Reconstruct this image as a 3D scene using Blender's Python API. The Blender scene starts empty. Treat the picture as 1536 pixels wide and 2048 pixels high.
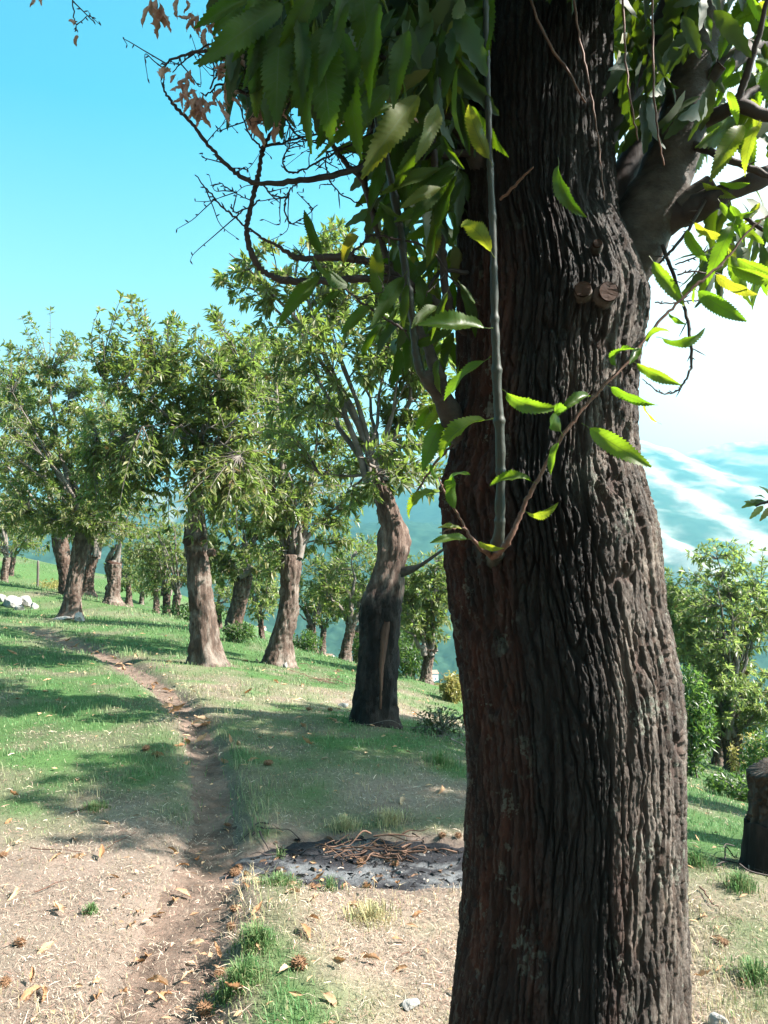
import bpy, math, random
import numpy as np
from mathutils import Vector, Matrix

R = math.radians
rng = np.random.default_rng(7)
random.seed(7)
sc = bpy.context.scene
C = sc.collection
# ------------------------------------------------------------------ camera
CAM = np.array([0.0, 0.0, 1.6])
FPX = 1607.0                       # focal length in pixels of a 1536 x 2048 frame
PITCH = math.atan(76 / FPX)
cd = bpy.data.cameras.new('camera')
cam = bpy.data.objects.new('camera', cd)
C.objects.link(cam)
cam.location = CAM
cam.rotation_euler = (R(90) + PITCH, 0, 0)
cd.sensor_fit = 'VERTICAL'
cd.sensor_height = 36.0
cd.lens = 36.0 * FPX / 2048.0
cd.clip_start = 0.05
cd.clip_end = 20000
cd.dof.use_dof = False
sc.camera = cam
# ------------------------------------------------------------------ sky, sun, exposure
SUN_AZ, SUN_EL = R(97), R(43)      # azimuth from the view direction towards the right
w = bpy.data.worlds.new('World')
sc.world = w
w.use_nodes = True
nt = w.node_tree
bg = nt.nodes['Background']
sky = nt.nodes.new('ShaderNodeTexSky')
sky.sky_type = 'NISHITA'
sky.sun_disc = False
sky.sun_elevation = SUN_EL
sky.sun_rotation = SUN_AZ
sky.altitude = 300
sky.air_density = 1.0
sky.dust_density = 3.0
sky.ozone_density = 1.0
tint = nt.nodes.new('ShaderNodeMix')
tint.data_type = 'RGBA'
tint.blend_type = 'MULTIPLY'
tint.inputs['Factor'].default_value = 1.0
tint.inputs[7].default_value = (0.36, 1.26, 1.14, 1)
nt.links.new(sky.outputs[0], tint.inputs[6])
# haze veil: the sky loses its colour towards the sun's side, at unchanged brightness
tcw = nt.nodes.new('ShaderNodeTexCoord')
dp = nt.nodes.new('ShaderNodeVectorMath')
dp.operation = 'DOT_PRODUCT'
nt.links.new(tcw.outputs['Generated'], dp.inputs[0])
dp.inputs[1].default_value = (math.sin(SUN_AZ), math.cos(SUN_AZ), 0)
mrw = nt.nodes.new('ShaderNodeMapRange')
mrw.interpolation_type = 'SMOOTHSTEP'
mrw.inputs[1].default_value = -0.22
mrw.inputs[2].default_value = 0.30
nt.links.new(dp.outputs['Value'], mrw.inputs[0])
spw = nt.nodes.new('ShaderNodeSeparateColor')
nt.links.new(tint.outputs[2], spw.inputs[0])
mxw = nt.nodes.new('ShaderNodeMath')
mxw.operation = 'MAXIMUM'
nt.links.new(spw.outputs[1], mxw.inputs[0])
nt.links.new(spw.outputs[2], mxw.inputs[1])
veil = nt.nodes.new('ShaderNodeMix')
veil.data_type = 'RGBA'
# and it pales towards the horizon
sxw = nt.nodes.new('ShaderNodeSeparateXYZ')
nt.links.new(tcw.outputs['Generated'], sxw.inputs[0])
mrz = nt.nodes.new('ShaderNodeMapRange')
for k_, v_ in ((1, 0.48), (2, 0.10), (3, 0.0), (4, 0.55)):
    mrz.inputs[k_].default_value = v_
nt.links.new(sxw.outputs[2], mrz.inputs[0])
mxv = nt.nodes.new('ShaderNodeMath')
mxv.operation = 'MAXIMUM'
nt.links.new(mrw.outputs[0], mxv.inputs[0])
nt.links.new(mrz.outputs[0], mxv.inputs[1])
nt.links.new(mxv.outputs[0], veil.inputs['Factor'])
nt.links.new(tint.outputs[2], veil.inputs[6])
nt.links.new(mxw.outputs[0], veil.inputs[7])
nt.links.new(veil.outputs[2], bg.inputs['Color'])
bg.inputs['Strength'].default_value = 0.055
ld = bpy.data.lights.new('sun', 'SUN')
ld.energy = 5.0
ld.angle = R(0.53)
ld.color = (1.0, 0.93, 0.85)
sun = bpy.data.objects.new('sun', ld)
C.objects.link(sun)
sd = Vector((math.sin(SUN_AZ) * math.cos(SUN_EL), math.cos(SUN_AZ) * math.cos(SUN_EL), math.sin(SUN_EL)))
sun.rotation_euler = (-sd).to_track_quat('-Z', 'Y').to_euler()
sun.location = (30, 5, 30)
sc.view_settings.view_transform = 'Standard'
sc.view_settings.look = 'None'
sc.view_settings.gamma = 1
sc.view_settings.use_curve_mapping = False
sc.view_settings.exposure = 2.42
try:
    sc.cycles.max_bounces = 8
    sc.cycles.volume_bounces = 0
    sc.cycles.use_denoising = True
except Exception:
    pass
# ------------------------------------------------------------------ projection helpers
_f = np.array([0, math.cos(PITCH), math.sin(PITCH)])
_u = np.array([0, -math.sin(PITCH), math.cos(PITCH)])
_r = np.array([1.0, 0, 0])


def pt(px, py, Y):
    """point at depth Y (metres ahead of the camera) seen at a photo pixel"""
    d = _r * ((px - 768) / FPX) + _u * ((1024 - py) / FPX) + _f
    return CAM + d * (Y / d[1])


def sstep(a, b, x):
    t = np.clip((x - a) / (b - a), 0, 1)
    return t * t * (3 - 2 * t)


# ------------------------------------------------------------------ noise
_prng = np.random.default_rng(3)
_perm = np.concatenate([_prng.permutation(256)] * 3).astype(np.int64)
_grad = _prng.normal(size=(256, 3))
_grad /= np.linalg.norm(_grad, axis=1)[:, None]


def perlin(x, y, z=0.0):
    x, y, z = np.broadcast_arrays(np.asarray(x, float), np.asarray(y, float), np.asarray(z, float))
    xi, yi, zi = np.floor(x).astype(np.int64), np.floor(y).astype(np.int64), np.floor(z).astype(np.int64)
    xf, yf, zf = x - xi, y - yi, z - zi
    fade = lambda t: t * t * t * (t * (t * 6 - 15) + 10)
    u, v, ww = fade(xf), fade(yf), fade(zf)

    def g(dx, dy, dz):
        h = _perm[(_perm[(_perm[(xi + dx) & 255] + yi + dy) & 255] + zi + dz) & 255]
        gr = _grad[h]
        return gr[..., 0] * (xf - dx) + gr[..., 1] * (yf - dy) + gr[..., 2] * (zf - dz)
    l = lambda a, b, t: a + t * (b - a)
    return 1.6 * l(l(l(g(0, 0, 0), g(1, 0, 0), u), l(g(0, 1, 0), g(1, 1, 0), u), v),
                   l(l(g(0, 0, 1), g(1, 0, 1), u), l(g(0, 1, 1), g(1, 1, 1), u), v), ww)


def fbm(x, y, z=0.0, o=4):
    s, a, f = 0, 1, 1
    for _ in range(o):
        s = s + a * perlin(x * f, y * f, z * f if np.ndim(z) or z else z)
        a *= 0.5
        f *= 2.03
    return s


def voronoi(x, y, px=0, seed=0):
    """F1, F2 of a jittered unit grid, periodic in x over px cells when px is set"""
    xi, yi = np.floor(x).astype(np.int64), np.floor(y).astype(np.int64)
    f1 = np.full(x.shape, 9.0)
    f2 = np.full(x.shape, 9.0)
    idc = np.zeros(x.shape)
    for dx in (-1, 0, 1):
        for dy in (-1, 0, 1):
            cx, cy = xi + dx, yi + dy
            hx = np.mod(cx, px) if px else cx
            h = _perm[(_perm[(hx + seed) & 255] + cy) & 255]
            jx, jy = _grad[h, 0] * 0.45 + 0.5, _grad[h, 1] * 0.45 + 0.5
            d = np.hypot(cx + jx - x, cy + jy - y)
            m = d < f1
            f2 = np.where(m, f1, np.minimum(f2, d))
            idc = np.where(m, h / 255.0, idc)
            f1 = np.where(m, d, f1)
    return f1, f2, idc


# ------------------------------------------------------------------ mesh helpers
def mesh_np(name, V, quads=None, tris=None, mat=None, smooth=True, fattr=None, cattr=None, uv=None):
    me = bpy.data.meshes.new(name)
    V = np.ascontiguousarray(V, dtype=np.float32)
    me.vertices.add(len(V))
    me.vertices.foreach_set('co', V.ravel())
    q = np.zeros((0, 4), np.int32) if quads is None else np.asarray(quads, np.int32)
    t = np.zeros((0, 3), np.int32) if tris is None else np.asarray(tris, np.int32)
    loops = np.concatenate([q.ravel(), t.ravel()])
    me.loops.add(len(loops))
    me.loops.foreach_set('vertex_index', loops)
    n = len(q) + len(t)
    me.polygons.add(n)
    st = np.concatenate([np.arange(len(q)) * 4, len(q) * 4 + np.arange(len(t)) * 3]).astype(np.int32)
    me.polygons.foreach_set('loop_start', st)
    me.polygons.foreach_set('use_smooth', np.full(n, smooth, dtype=bool))
    if fattr:
        for k, a in fattr.items():
            at = me.attributes.new(k, 'FLOAT', 'POINT')
            at.data.foreach_set('value', np.asarray(a, np.float32))
    if cattr is not None:
        at = me.attributes.new('col', 'FLOAT_COLOR', 'POINT')
        c4 = np.ones((len(V), 4), np.float32)
        c4[:, :3] = cattr
        at.data.foreach_set('color', c4.ravel())
    if uv is not None:
        l = me.uv_layers.new(name='UVMap')
        l.data.foreach_set('uv', np.asarray(uv, np.float32)[loops].ravel())
    me.update(calc_edges=True)
    me.validate()
    if mat:
        me.materials.append(mat)
    return me


def link(name, data, parent=None, **props):
    o = bpy.data.objects.new(name, data)
    C.objects.link(o)
    if parent is not None:
        o.parent = parent
    for k, v in props.items():
        o[k] = v
    return o


def root(name, loc, label, cat, group=None):
    o = bpy.data.objects.new(name, None)
    o.empty_display_size = 0.1
    C.objects.link(o)
    o.location = [float(c) for c in loc]
    o['label'] = label
    o['category'] = cat
    if group:
        o['group'] = group
    return o


class Acc:
    """collects vertex/face arrays into one mesh"""
    def __init__(self):
        self.V, self.Q, self.T, self.A, self.n = [], [], [], [], 0

    def add(self, V, Q=None, T=None, a=None):
        self.V.append(V)
        if Q is not None and len(Q):
            self.Q.append(np.asarray(Q) + self.n)
        if T is not None and len(T):
            self.T.append(np.asarray(T) + self.n)
        self.A.append(np.full(len(V), 0.5) if a is None else a)
        self.n += len(V)

    def mesh(self, name, mat, base=None, smooth=True):
        V = np.concatenate(self.V)
        if base is not None:
            V = V - np.asarray(base)
        return mesh_np(name, V, np.concatenate(self.Q) if self.Q else None, np.concatenate(self.T) if self.T else None,
                       mat, smooth, fattr={'rnd': np.concatenate(self.A)})


def grid_quads(nu, nv, wrap=False):
    """quads of a grid with nu columns (fast axis) and nv rows"""
    i = np.arange(nu if wrap else nu - 1)
    j = np.arange(nv - 1)
    I, J = np.meshgrid(i, j)
    a = J * nu + I
    b = J * nu + (I + 1) % nu
    return np.stack([a, b, b + nu, a + nu], -1).reshape(-1, 4)


def tubes(P, Rr, sides=6, ref=(0.13, 0.97, 0.2), cap=True):
    """P (T,n,3) centre lines, Rr (T,n) radii -> verts, quads, tris"""
    P = np.asarray(P, float)
    Rr = np.asarray(Rr, float)
    T, n, _ = P.shape
    tg = np.gradient(P, axis=1)
    tg /= np.linalg.norm(tg, axis=2, keepdims=True) + 1e-9
    ref = np.broadcast_to(np.asarray(ref, float), (T, 3)).copy()
    al = np.abs((tg.mean(1) * ref).sum(1)) / (np.linalg.norm(tg.mean(1), axis=1) + 1e-9)
    ref[al > 0.85] = (0.9, 0.1, 0.35)
    a = np.cross(tg, ref[:, None, :])
    a /= np.linalg.norm(a, axis=2, keepdims=True) + 1e-9
    b = np.cross(tg, a)
    th = np.arange(sides) * 2 * math.pi / sides
    V = P[:, :, None, :] + Rr[:, :, None, None] * (a[:, :, None, :] * np.cos(th)[None, None, :, None] + b[:, :, None, :] * np.sin(th)[None, None, :, None])
    q = grid_quads(sides, n, True)
    off = (np.arange(T) * n * sides)[:, None, None]
    Q = (q[None] + off).reshape(-1, 4)
    V = V.reshape(-1, 3)
    Tt = None
    if cap:
        tip = P[:, -1] + tg[:, -1] * Rr[:, -1:]
        ti = len(V) + np.arange(T)
        ring = (np.arange(T) * n * sides)[:, None] + (n - 1) * sides + np.arange(sides)[None]
        nxt = np.roll(ring, -1, axis=1)
        Tt = np.stack([ring, nxt, np.broadcast_to(ti[:, None], ring.shape)], -1).reshape(-1, 3)
        V = np.concatenate([V, tip])
    return V, Q, Tt


def spline(pts, m=6):
    """Catmull-Rom through rows of pts (any columns)"""
    p = np.asarray(pts, float)
    p = np.concatenate([[2 * p[0] - p[1]], p, [2 * p[-1] - p[-2]]])
    out = []
    t = np.linspace(0, 1, m, endpoint=False)[:, None]
    for i in range(1, len(p) - 2):
        a, b, c, d = p[i - 1], p[i], p[i + 1], p[i + 2]
        out.append(0.5 * ((2 * b) + (c - a) * t + (2 * a - 5 * b + 4 * c - d) * t ** 2 + (3 * b - a - 3 * c + d) * t ** 3))
    out.append(p[-2][None])
    return np.concatenate(out)


# ------------------------------------------------------------------ material helpers
class NT:
    def __init__(self, name):
        self.m = bpy.data.materials.new(name)
        self.m.use_nodes = True
        self.t = self.m.node_tree
        self.t.nodes.clear()

    def n(self, typ, ins=None, **props):
        nd = self.t.nodes.new('ShaderNode' + typ)
        for k, v in props.items():
            setattr(nd, k, v)
        for k, v in (ins or {}).items():
            if hasattr(v, 'is_output') or isinstance(v, bpy.types.NodeSocket):
                self.t.links.new(v, nd.inputs[k])
            else:
                nd.inputs[k].default_value = v
        return nd

    def ramp(self, fac, stops):
        nd = self.n('ValToRGB', {0: fac})
        e = nd.color_ramp.elements
        while len(e) < len(stops):
            e.new(0.5)
        for k, (p, c) in enumerate(stops):
            e[k].position = p
            e[k].color = (*c, 1)
        return nd.outputs[0]

    def mix(self, fac, a, b, blend='MIX'):
        nd = self.n('Mix', data_type='RGBA', blend_type=blend)
        for k, v in ((0, fac), (6, a), (7, b)):
            if isinstance(v, bpy.types.NodeSocket):
                self.t.links.new(v, nd.inputs[k])
            elif k == 0:
                nd.inputs[0].default_value = v
            else:
                nd.inputs[k].default_value = (*v, 1)
        return nd.outputs[2]

    def noise(self, scale, detail=4, vec=None, rough=0.55):
        nd = self.n('TexNoise', {'Scale': scale, 'Detail': detail, 'Roughness': rough})
        if vec is not None:
            self.t.links.new(vec, nd.inputs['Vector'])
        return nd.outputs['Fac']

    def obj(self, scale=(1, 1, 1)):
        tc = self.n('TexCoord')
        mp = self.n('Mapping', {'Scale': scale})
        self.t.links.new(tc.outputs['Object'], mp.inputs['Vector'])
        return mp.outputs[0]

    def attr(self, name, out='Fac'):
        return self.n('Attribute', attribute_name=name).outputs[out]

    def rand(self):
        return self.n('ObjectInfo').outputs['Random']

    def math(self, op, a, b=0.0):
        return self.n('Math', {0: a, 1: b}, operation=op).outputs[0]

    def bump(self, h, dist, strength=1.0):
        return self.n('Bump', {'Height': h, 'Distance': dist, 'Strength': strength}).outputs[0]

    def pbsdf(self, col, rough=0.8, normal=None, spec=0.3):
        ins = {'Base Color': col if isinstance(col, bpy.types.NodeSocket) else (*col, 1), 'Roughness': rough, 'Specular IOR Level': spec}
        nd = self.n('BsdfPrincipled', ins)
        if normal is not None:
            self.t.links.new(normal, nd.inputs['Normal'])
        return nd.outputs[0]

    def leafy(self, col, tcol, fac, rough=0.5, normal=None, spec=0.4):
        p = self.pbsdf(col, rough, normal, spec)
        tr = self.n('BsdfTranslucent', {'Color': tcol if isinstance(tcol, bpy.types.NodeSocket) else (*tcol, 1)}).outputs[0]
        mx = self.n('MixShader', {0: fac, 1: p, 2: tr})
        return mx.outputs[0]

    def done(self, s):
        o = self.n('OutputMaterial')
        self.t.links.new(s, o.inputs[0])
        return self.m


def vein_pattern(n):
    """thin pale midrib and side veins from the leaf's own UV (u across, v along)"""
    uvn = n.n('UVMap')
    sp = n.n('SeparateXYZ', {0: uvn.outputs[0]})
    ac = n.math('ABSOLUTE', n.math('SUBTRACT', sp.outputs[0], 0.5))
    mid = n.math('LESS_THAN', ac, 0.022)
    ph = n.math('SUBTRACT', n.math('MULTIPLY', sp.outputs[1], 13.0), n.math('MULTIPLY', ac, 2.4))
    fr = n.math('ABSOLUTE', n.math('SUBTRACT', n.math('FRACT', ph), 0.5))
    side = n.math('LESS_THAN', fr, 0.06)
    return n.math('MAXIMUM', mid, n.math('MULTIPLY', side, 0.6)), fr


def m_leaf_near():
    n = NT('chestnut_leaf')
    rd = n.rand()
    c = n.ramp(rd, [(0, (0.009, 0.022, 0.007)), (0.55, (0.016, 0.034, 0.010)), (0.85, (0.026, 0.046, 0.013)), (1, (0.07, 0.075, 0.018))])
    ve, fr = vein_pattern(n)
    bl = n.noise(14, 3, n.obj())
    c = n.mix(n.math('MULTIPLY', bl, 0.4), c, (0.04, 0.056, 0.016))
    c = n.mix(n.math('MULTIPLY', ve, 0.55), c, (0.075, 0.10, 0.04))
    t = n.ramp(rd, [(0, (0.20, 0.40, 0.008)), (0.7, (0.32, 0.52, 0.012)), (1, (0.55, 0.52, 0.03))])
    t = n.mix(n.math('MULTIPLY', ve, 0.5), t, (0.08, 0.14, 0.01))
    return n.done(n.leafy(c, t, 0.19, 0.55, None, 0.12))


def m_leaf_far(name, stops, tcol, fac=0.48, use_attr=True, rough=0.42):
    n = NT(name)
    rd = n.attr('rnd') if use_attr else n.rand()
    c = n.ramp(rd, stops)
    t = n.mix(0.75, c, tcol)
    return n.done(n.leafy(c, t, fac, rough, None, 0.45))


def m_dry(name, c1, c2, trans=0.25):
    n = NT(name)
    rd = n.rand()
    c = n.mix(rd, c1, c2)
    c = n.mix(n.math('MULTIPLY', n.noise(9, 3, n.obj()), 0.7), c, tuple(0.55 * k for k in c1))
    return n.done(n.leafy(c, (0.35, 0.17, 0.06), trans, 0.7, None, 0.2))


def m_simple(name, c1, c2, scale=6, rough=0.85, bump=0.004, stretch=(1, 1, 1), spec=0.25, detail=6):
    n = NT(name)
    v = n.obj(stretch)
    f = n.noise(scale, detail, v, 0.62)
    c = n.ramp(f, [(0.3, c1), (0.7, c2)])
    return n.done(n.pbsdf(c, rough, n.bump(n.noise(scale * 3, 5, v), bump), spec))


def m_bark_near():
    n = NT('furrowed_chestnut_bark')
    v = n.obj((1, 1, 0.35))
    h = n.attr('rnd')
    red = n.attr('red')
    f = n.noise(26, 6, v, 0.65)
    f2 = n.noise(7, 4, n.obj((1, 1, 0.5)))
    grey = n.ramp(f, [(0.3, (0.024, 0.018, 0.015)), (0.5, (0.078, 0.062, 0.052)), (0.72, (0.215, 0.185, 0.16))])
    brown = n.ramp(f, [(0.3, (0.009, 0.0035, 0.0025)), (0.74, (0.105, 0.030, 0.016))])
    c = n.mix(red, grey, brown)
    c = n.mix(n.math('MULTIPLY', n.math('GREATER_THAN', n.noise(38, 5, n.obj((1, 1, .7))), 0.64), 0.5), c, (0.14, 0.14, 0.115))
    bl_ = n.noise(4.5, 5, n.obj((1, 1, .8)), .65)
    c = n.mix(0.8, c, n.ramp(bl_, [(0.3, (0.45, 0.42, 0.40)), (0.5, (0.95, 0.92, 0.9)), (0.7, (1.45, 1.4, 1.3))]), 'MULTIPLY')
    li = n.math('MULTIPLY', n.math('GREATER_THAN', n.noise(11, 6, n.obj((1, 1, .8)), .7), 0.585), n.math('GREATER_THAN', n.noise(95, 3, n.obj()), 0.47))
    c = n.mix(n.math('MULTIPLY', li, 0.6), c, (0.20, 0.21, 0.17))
    c = n.mix(n.attr('shade_stain'), c, (0.010, 0.008, 0.007))  # black stain together with shade painted into the bark colour
    return n.done(n.pbsdf(c, 0.75, n.bump(n.noise(70, 8, n.obj((1, 1, 0.45)), 0.75), 0.016, 1.0), 0.35))


def m_bark_far(name, dark, light, red):
    n = NT(name)
    v = n.obj((1, 1, 0.22))
    f = n.noise(14, 6, v, 0.65)
    c = n.ramp(f, [(0.32, dark), (0.5, red), (0.68, light)])
    l = n.noise(3.0, 5, n.obj(), 0.6)
    c = n.mix(n.ramp(l, [(0.54, (0, 0, 0)), (0.62, (0.6, 0.6, 0.6))]), c, light)
    return n.done(n.pbsdf(c, 0.85, n.bump(n.noise(22, 6, v, 0.7), 0.03, 0.8), 0.2))


def m_col(name, rough=0.9, trans=0.0, bump=0.0, bscale=30):
    n = NT(name)
    c = n.attr('col', 'Color')
    nm = None
    if bump:
        v = n.obj()
        f = n.noise(bscale, 6, v, 0.7)
        c = n.mix(0.55, c, n.ramp(f, [(0.25, (0.35, 0.35, 0.35)), (0.5, (0.9, 0.9, 0.9)), (0.75, (1.5, 1.45, 1.4))]), 'MULTIPLY')
        nm = n.bump(n.noise(bscale * 1.7, 6, v, 0.7), bump)
    if trans:
        return n.done(n.leafy(c, c, trans, rough, nm, 0.3))
    return n.done(n.pbsdf(c, rough, nm, 0.15))


M = {}
M['leaf'] = m_leaf_near()
GREENS = [(0, (0.062, 0.088, 0.038)), (0.45, (0.128, 0.142, 0.055)), (0.8, (0.190, 0.180, 0.070)), (0.93, (0.23, 0.195, 0.08)), (1, (0.20, 0.115, 0.06))]
M['foliage'] = m_leaf_far('orchard_foliage', GREENS, (0.22, 0.34, 0.05))
M['foliage_obj'] = m_leaf_far('orchard_leaf', GREENS, (0.22, 0.34, 0.05), use_attr=False)
M['pale'] = m_leaf_far('hazy_light_foliage', [(0, (0.085, 0.115, 0.055)), (0.5, (0.155, 0.175, 0.080)), (0.9, (0.23, 0.225, 0.10)), (1, (0.24, 0.16, 0.08))], (0.28, 0.4, 0.08), .55)  # hazy light painted in as a paler copy of the foliage
M['bush'] = m_leaf_far('shrub_foliage', [(0, (0.018, 0.045, 0.014)), (0.7, (0.04, 0.08, 0.022)), (1, (0.09, 0.12, 0.04))], (0.14, 0.26, 0.04))
M['darkweed'] = m_leaf_far('dark_weed_foliage', [(0, (0.016, 0.03, 0.012)), (0.7, (0.04, 0.055, 0.022)), (1, (0.10, 0.08, 0.04))], (0.1, 0.14, 0.03), .25)
M['yellowbush'] = m_leaf_far('dry_weed_foliage', [(0, (0.10, 0.11, 0.03)), (0.6, (0.22, 0.2, 0.06)), (1, (0.3, 0.24, 0.1))], (0.4, 0.36, 0.1))
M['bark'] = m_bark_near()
M['bark_grey'] = m_bark_far('grey_furrowed_bark', (0.026, 0.019, 0.015), (0.175, 0.146, 0.122), (0.075, 0.050, 0.038))
M['bark_char'] = m_bark_far('charred_bark', (0.006, 0.005, 0.005), (0.040, 0.030, 0.026), (0.014, 0.010, 0.009))


def char_top(m):
    """charred below about a metre, plain brown bark above"""
    n = NT.__new__(NT)
    n.m, n.t = m, m.node_tree
    bs = next(k for k in n.t.nodes if k.type == 'BSDF_PRINCIPLED')
    src = bs.inputs['Base Color'].links[0].from_socket
    o = n.obj()
    z = n.n('SeparateXYZ', {0: o}).outputs[2]
    f = n.math('ADD', z, n.math('MULTIPLY', n.noise(5, 6, n.obj((1, 1, .3)), .7), 1.3))
    up = n.ramp(n.noise(14, 6, n.obj((1, 1, .22)), .65), [(0.32, (0.03, 0.02, 0.016)), (0.5, (0.085, 0.056, 0.044)), (0.68, (0.19, 0.145, 0.12))])
    mr = n.n('MapRange', {0: f, 1: 1.72, 2: 1.95})
    n.t.links.new(n.mix(mr.outputs[0], src, up), bs.inputs['Base Color'])
    return m
M['bark_char_top'] = char_top(m_bark_far('charred_trunk_bark', (0.006, 0.005, 0.005), (0.040, 0.030, 0.026), (0.014, 0.010, 0.009)))
M['bark_brown'] = m_bark_far('brown_bark', (0.026, 0.017, 0.013), (0.15, 0.115, 0.095), (0.065, 0.040, 0.029))
M['bark_stump'] = m_bark_far('dark_stump_bark', (0.018, 0.014, 0.012), (0.11, 0.095, 0.08), (0.05, 0.036, 0.028))
M['branch'] = m_simple('smooth_branch_bark', (0.022, 0.016, 0.015), (0.060, 0.046, 0.042), 18, 0.7, 0.002, (1, 1, 0.4))
M['limb'] = m_simple('smooth_limb_bark', (0.024, 0.019, 0.016), (0.075, 0.062, 0.052), 20, 0.75, 0.003, (1, 1, 1.6))
M['shoot'] = m_simple('grey_green_shoot_bark', (0.013, 0.016, 0.012), (0.034, 0.037, 0.028), 25, 0.55, 0.001, (1, 1, 0.3), 0.4)
M['twig'] = m_simple('reddish_twig_bark', (0.07, 0.036, 0.026), (0.16, 0.085, 0.06), 30, 0.6, 0.001)
M['orch_branch'] = m_simple('orchard_branch_bark', (0.07, 0.058, 0.05), (0.18, 0.155, 0.135), 10, 0.8, 0.004)
M['cut'] = m_simple('sawn_wood', (0.018, 0.009, 0.006), (0.065, 0.03, 0.018), 30, 0.8, 0.001)
M['scar'] = m_simple('bare_wood', (0.035, 0.016, 0.011), (0.12, 0.058, 0.038), 14, 0.8, 0.003, (1, 1, 0.12))
M['dry'] = m_dry('shrivelled_leaf', (0.50, 0.31, 0.27), (0.68, 0.48, 0.43), .35)
M['fallen'] = m_dry('fallen_dry_leaf', (0.30, 0.155, 0.075), (0.50, 0.36, 0.24), 0.2)
M['burr'] = m_simple('chestnut_burr_spines', (0.085, 0.043, 0.024), (0.22, 0.125, 0.066), 20, 0.8, 0.001)
M['burr_g'] = m_simple('ripe_burr_spines', (0.26, 0.17, 0.05), (0.40, 0.24, 0.09), 20, 0.8, 0.001)
M['stone'] = m_simple('white_limestone', (0.14, 0.135, 0.125), (0.34, 0.33, 0.31), 5, 0.9, 0.01)
M['ground'] = m_col('orchard_soil', 0.95, 0, 0.012, 35)
M['path'] = m_col('bare_path_soil', 0.95, 0, 0.010, 40)
M['ash'] = m_col('ash_and_charcoal', 0.95, 0, 0.014, 55)
M['grass'] = m_col('grass_blades', 0.6, 0.32)
M['straw'] = m_col('dry_straw', 0.7, 0.12)
M['brush'] = m_simple('dead_brush_bark', (0.045, 0.024, 0.017), (0.15, 0.088, 0.06), 20, .8, .001)
M['post'] = m_simple('weathered_post_wood', (0.05, 0.043, 0.036), (0.12, 0.105, 0.09), 14, 0.85, 0.003, (1, 1, 0.15))
M['wall'] = m_simple('white_render', (0.62, 0.60, 0.56), (0.78, 0.76, 0.72), 0.6, 0.9, 0.001)
M['tile'] = m_simple('terracotta_roof', (0.24, 0.12, 0.08), (0.36, 0.20, 0.14), 1.2, 0.9, 0.01)
M['glass'] = m_simple('dark_window', (0.03, 0.035, 0.04), (0.06, 0.065, 0.07), 2, 0.2, 0.0)

# ------------------------------------------------------------------ terrain height
_cp = []
for px_, py_, Y_ in [(415, 1330, 11), (752, 1448, 7.5), (562, 1332, 12.5), (140, 1238, 18), (226, 1208, 22), (333, 1242, 26), (350, 1247, 25),
                     (468, 1268, 17), (628, 1312, 20), (690, 1326, 18), (853, 1368, 14), (10, 1172, 32), (1468, 1548, 14), (1500, 1735, 4.3),
                     (25, 1215, 20), (75, 1187, 28), (178, 1192, 25), (1430, 1620, 6.5), (1400, 1560, 10), (880, 1420, 10.5), (300, 1290, 13.5),
                     (0, 1250, 15), (100, 1330, 10.5), (600, 1400, 9.0), (900, 1480, 7.0), (660, 1330, 14), (420, 1280, 15)]:
    _cp.append(pt(px_, py_, Y_))
for p in [(-3, 0, 0.05), (0, 0, 0), (2.5, 0, -.02), (-2, 3, .02), (0, 3, 0), (1.6, 3, -.02), (-2, 5, .02), (.5, 5, 0), (-6, 5, .25), (-9, 9, .5), (-15, 18, 1.6), (-22, 30, 2.6), (6, 3, -.5),
          (10, 8, -1.8), (15, 18, -4), (-2, 32, -2.6), (-12, 44, -0.5), (6, 30, -5), (12, 40, -8), (9, -6, -1.0), (-9, -6, .5), (0, -8, .05), (-22, 8, 1.6), (-18, 46, 0.6), (0, 45, -6)]:
    _cp.append(np.array(p, float))
_cp = np.array(_cp)


def _tps_fit(c, lam=0.02):
    n = len(c)
    d = np.hypot(c[:, None, 0] - c[None, :, 0], c[:, None, 1] - c[None, :, 1])
    K = np.where(d > 0, d * d * np.log(d + 1e-9), 0) + lam * np.eye(n)
    P = np.concatenate([np.ones((n, 1)), c[:, :2]], 1)
    A = np.block([[K, P], [P.T, np.zeros((3, 3))]])
    return np.linalg.solve(A, np.concatenate([c[:, 2], np.zeros(3)]))


_tw = _tps_fit(_cp)


def base_z(x, y):
    x = np.asarray(x, float)
    y = np.asarray(y, float)
    sh = np.broadcast(x, y).shape
    xf, yf = np.broadcast_to(x, sh).ravel(), np.broadcast_to(y, sh).ravel()
    xc, yc = np.clip(xf, -26, 18), np.clip(yf, -10, 50)
    z = _tw[-3] + _tw[-2] * xc + _tw[-1] * yc
    for k in range(len(_cp)):
        d2 = (xc - _cp[k, 0]) ** 2 + (yc - _cp[k, 1]) ** 2
        z = z + _tw[k] * 0.5 * d2 * np.log(d2 + 1e-12)
    z = z - 0.22 * np.maximum(0, xf - 18) + 0.10 * np.clip(-26 - xf, 0, 260)
    z = z - 0.30 * np.maximum(0, yf - 50)
    z = np.maximum(z, -128 + 1.5 * perlin(xf / 60, yf / 60, 2.2))
    return z.reshape(sh)


_pathpx = [(295, 2120), (325, 2000), (355, 1900), (392, 1790), (418, 1700), (428, 1620), (418, 1550), (404, 1490), (382, 1440), (332, 1385), (270, 1340), (200, 1306), (130, 1278), (60, 1258)]


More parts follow.
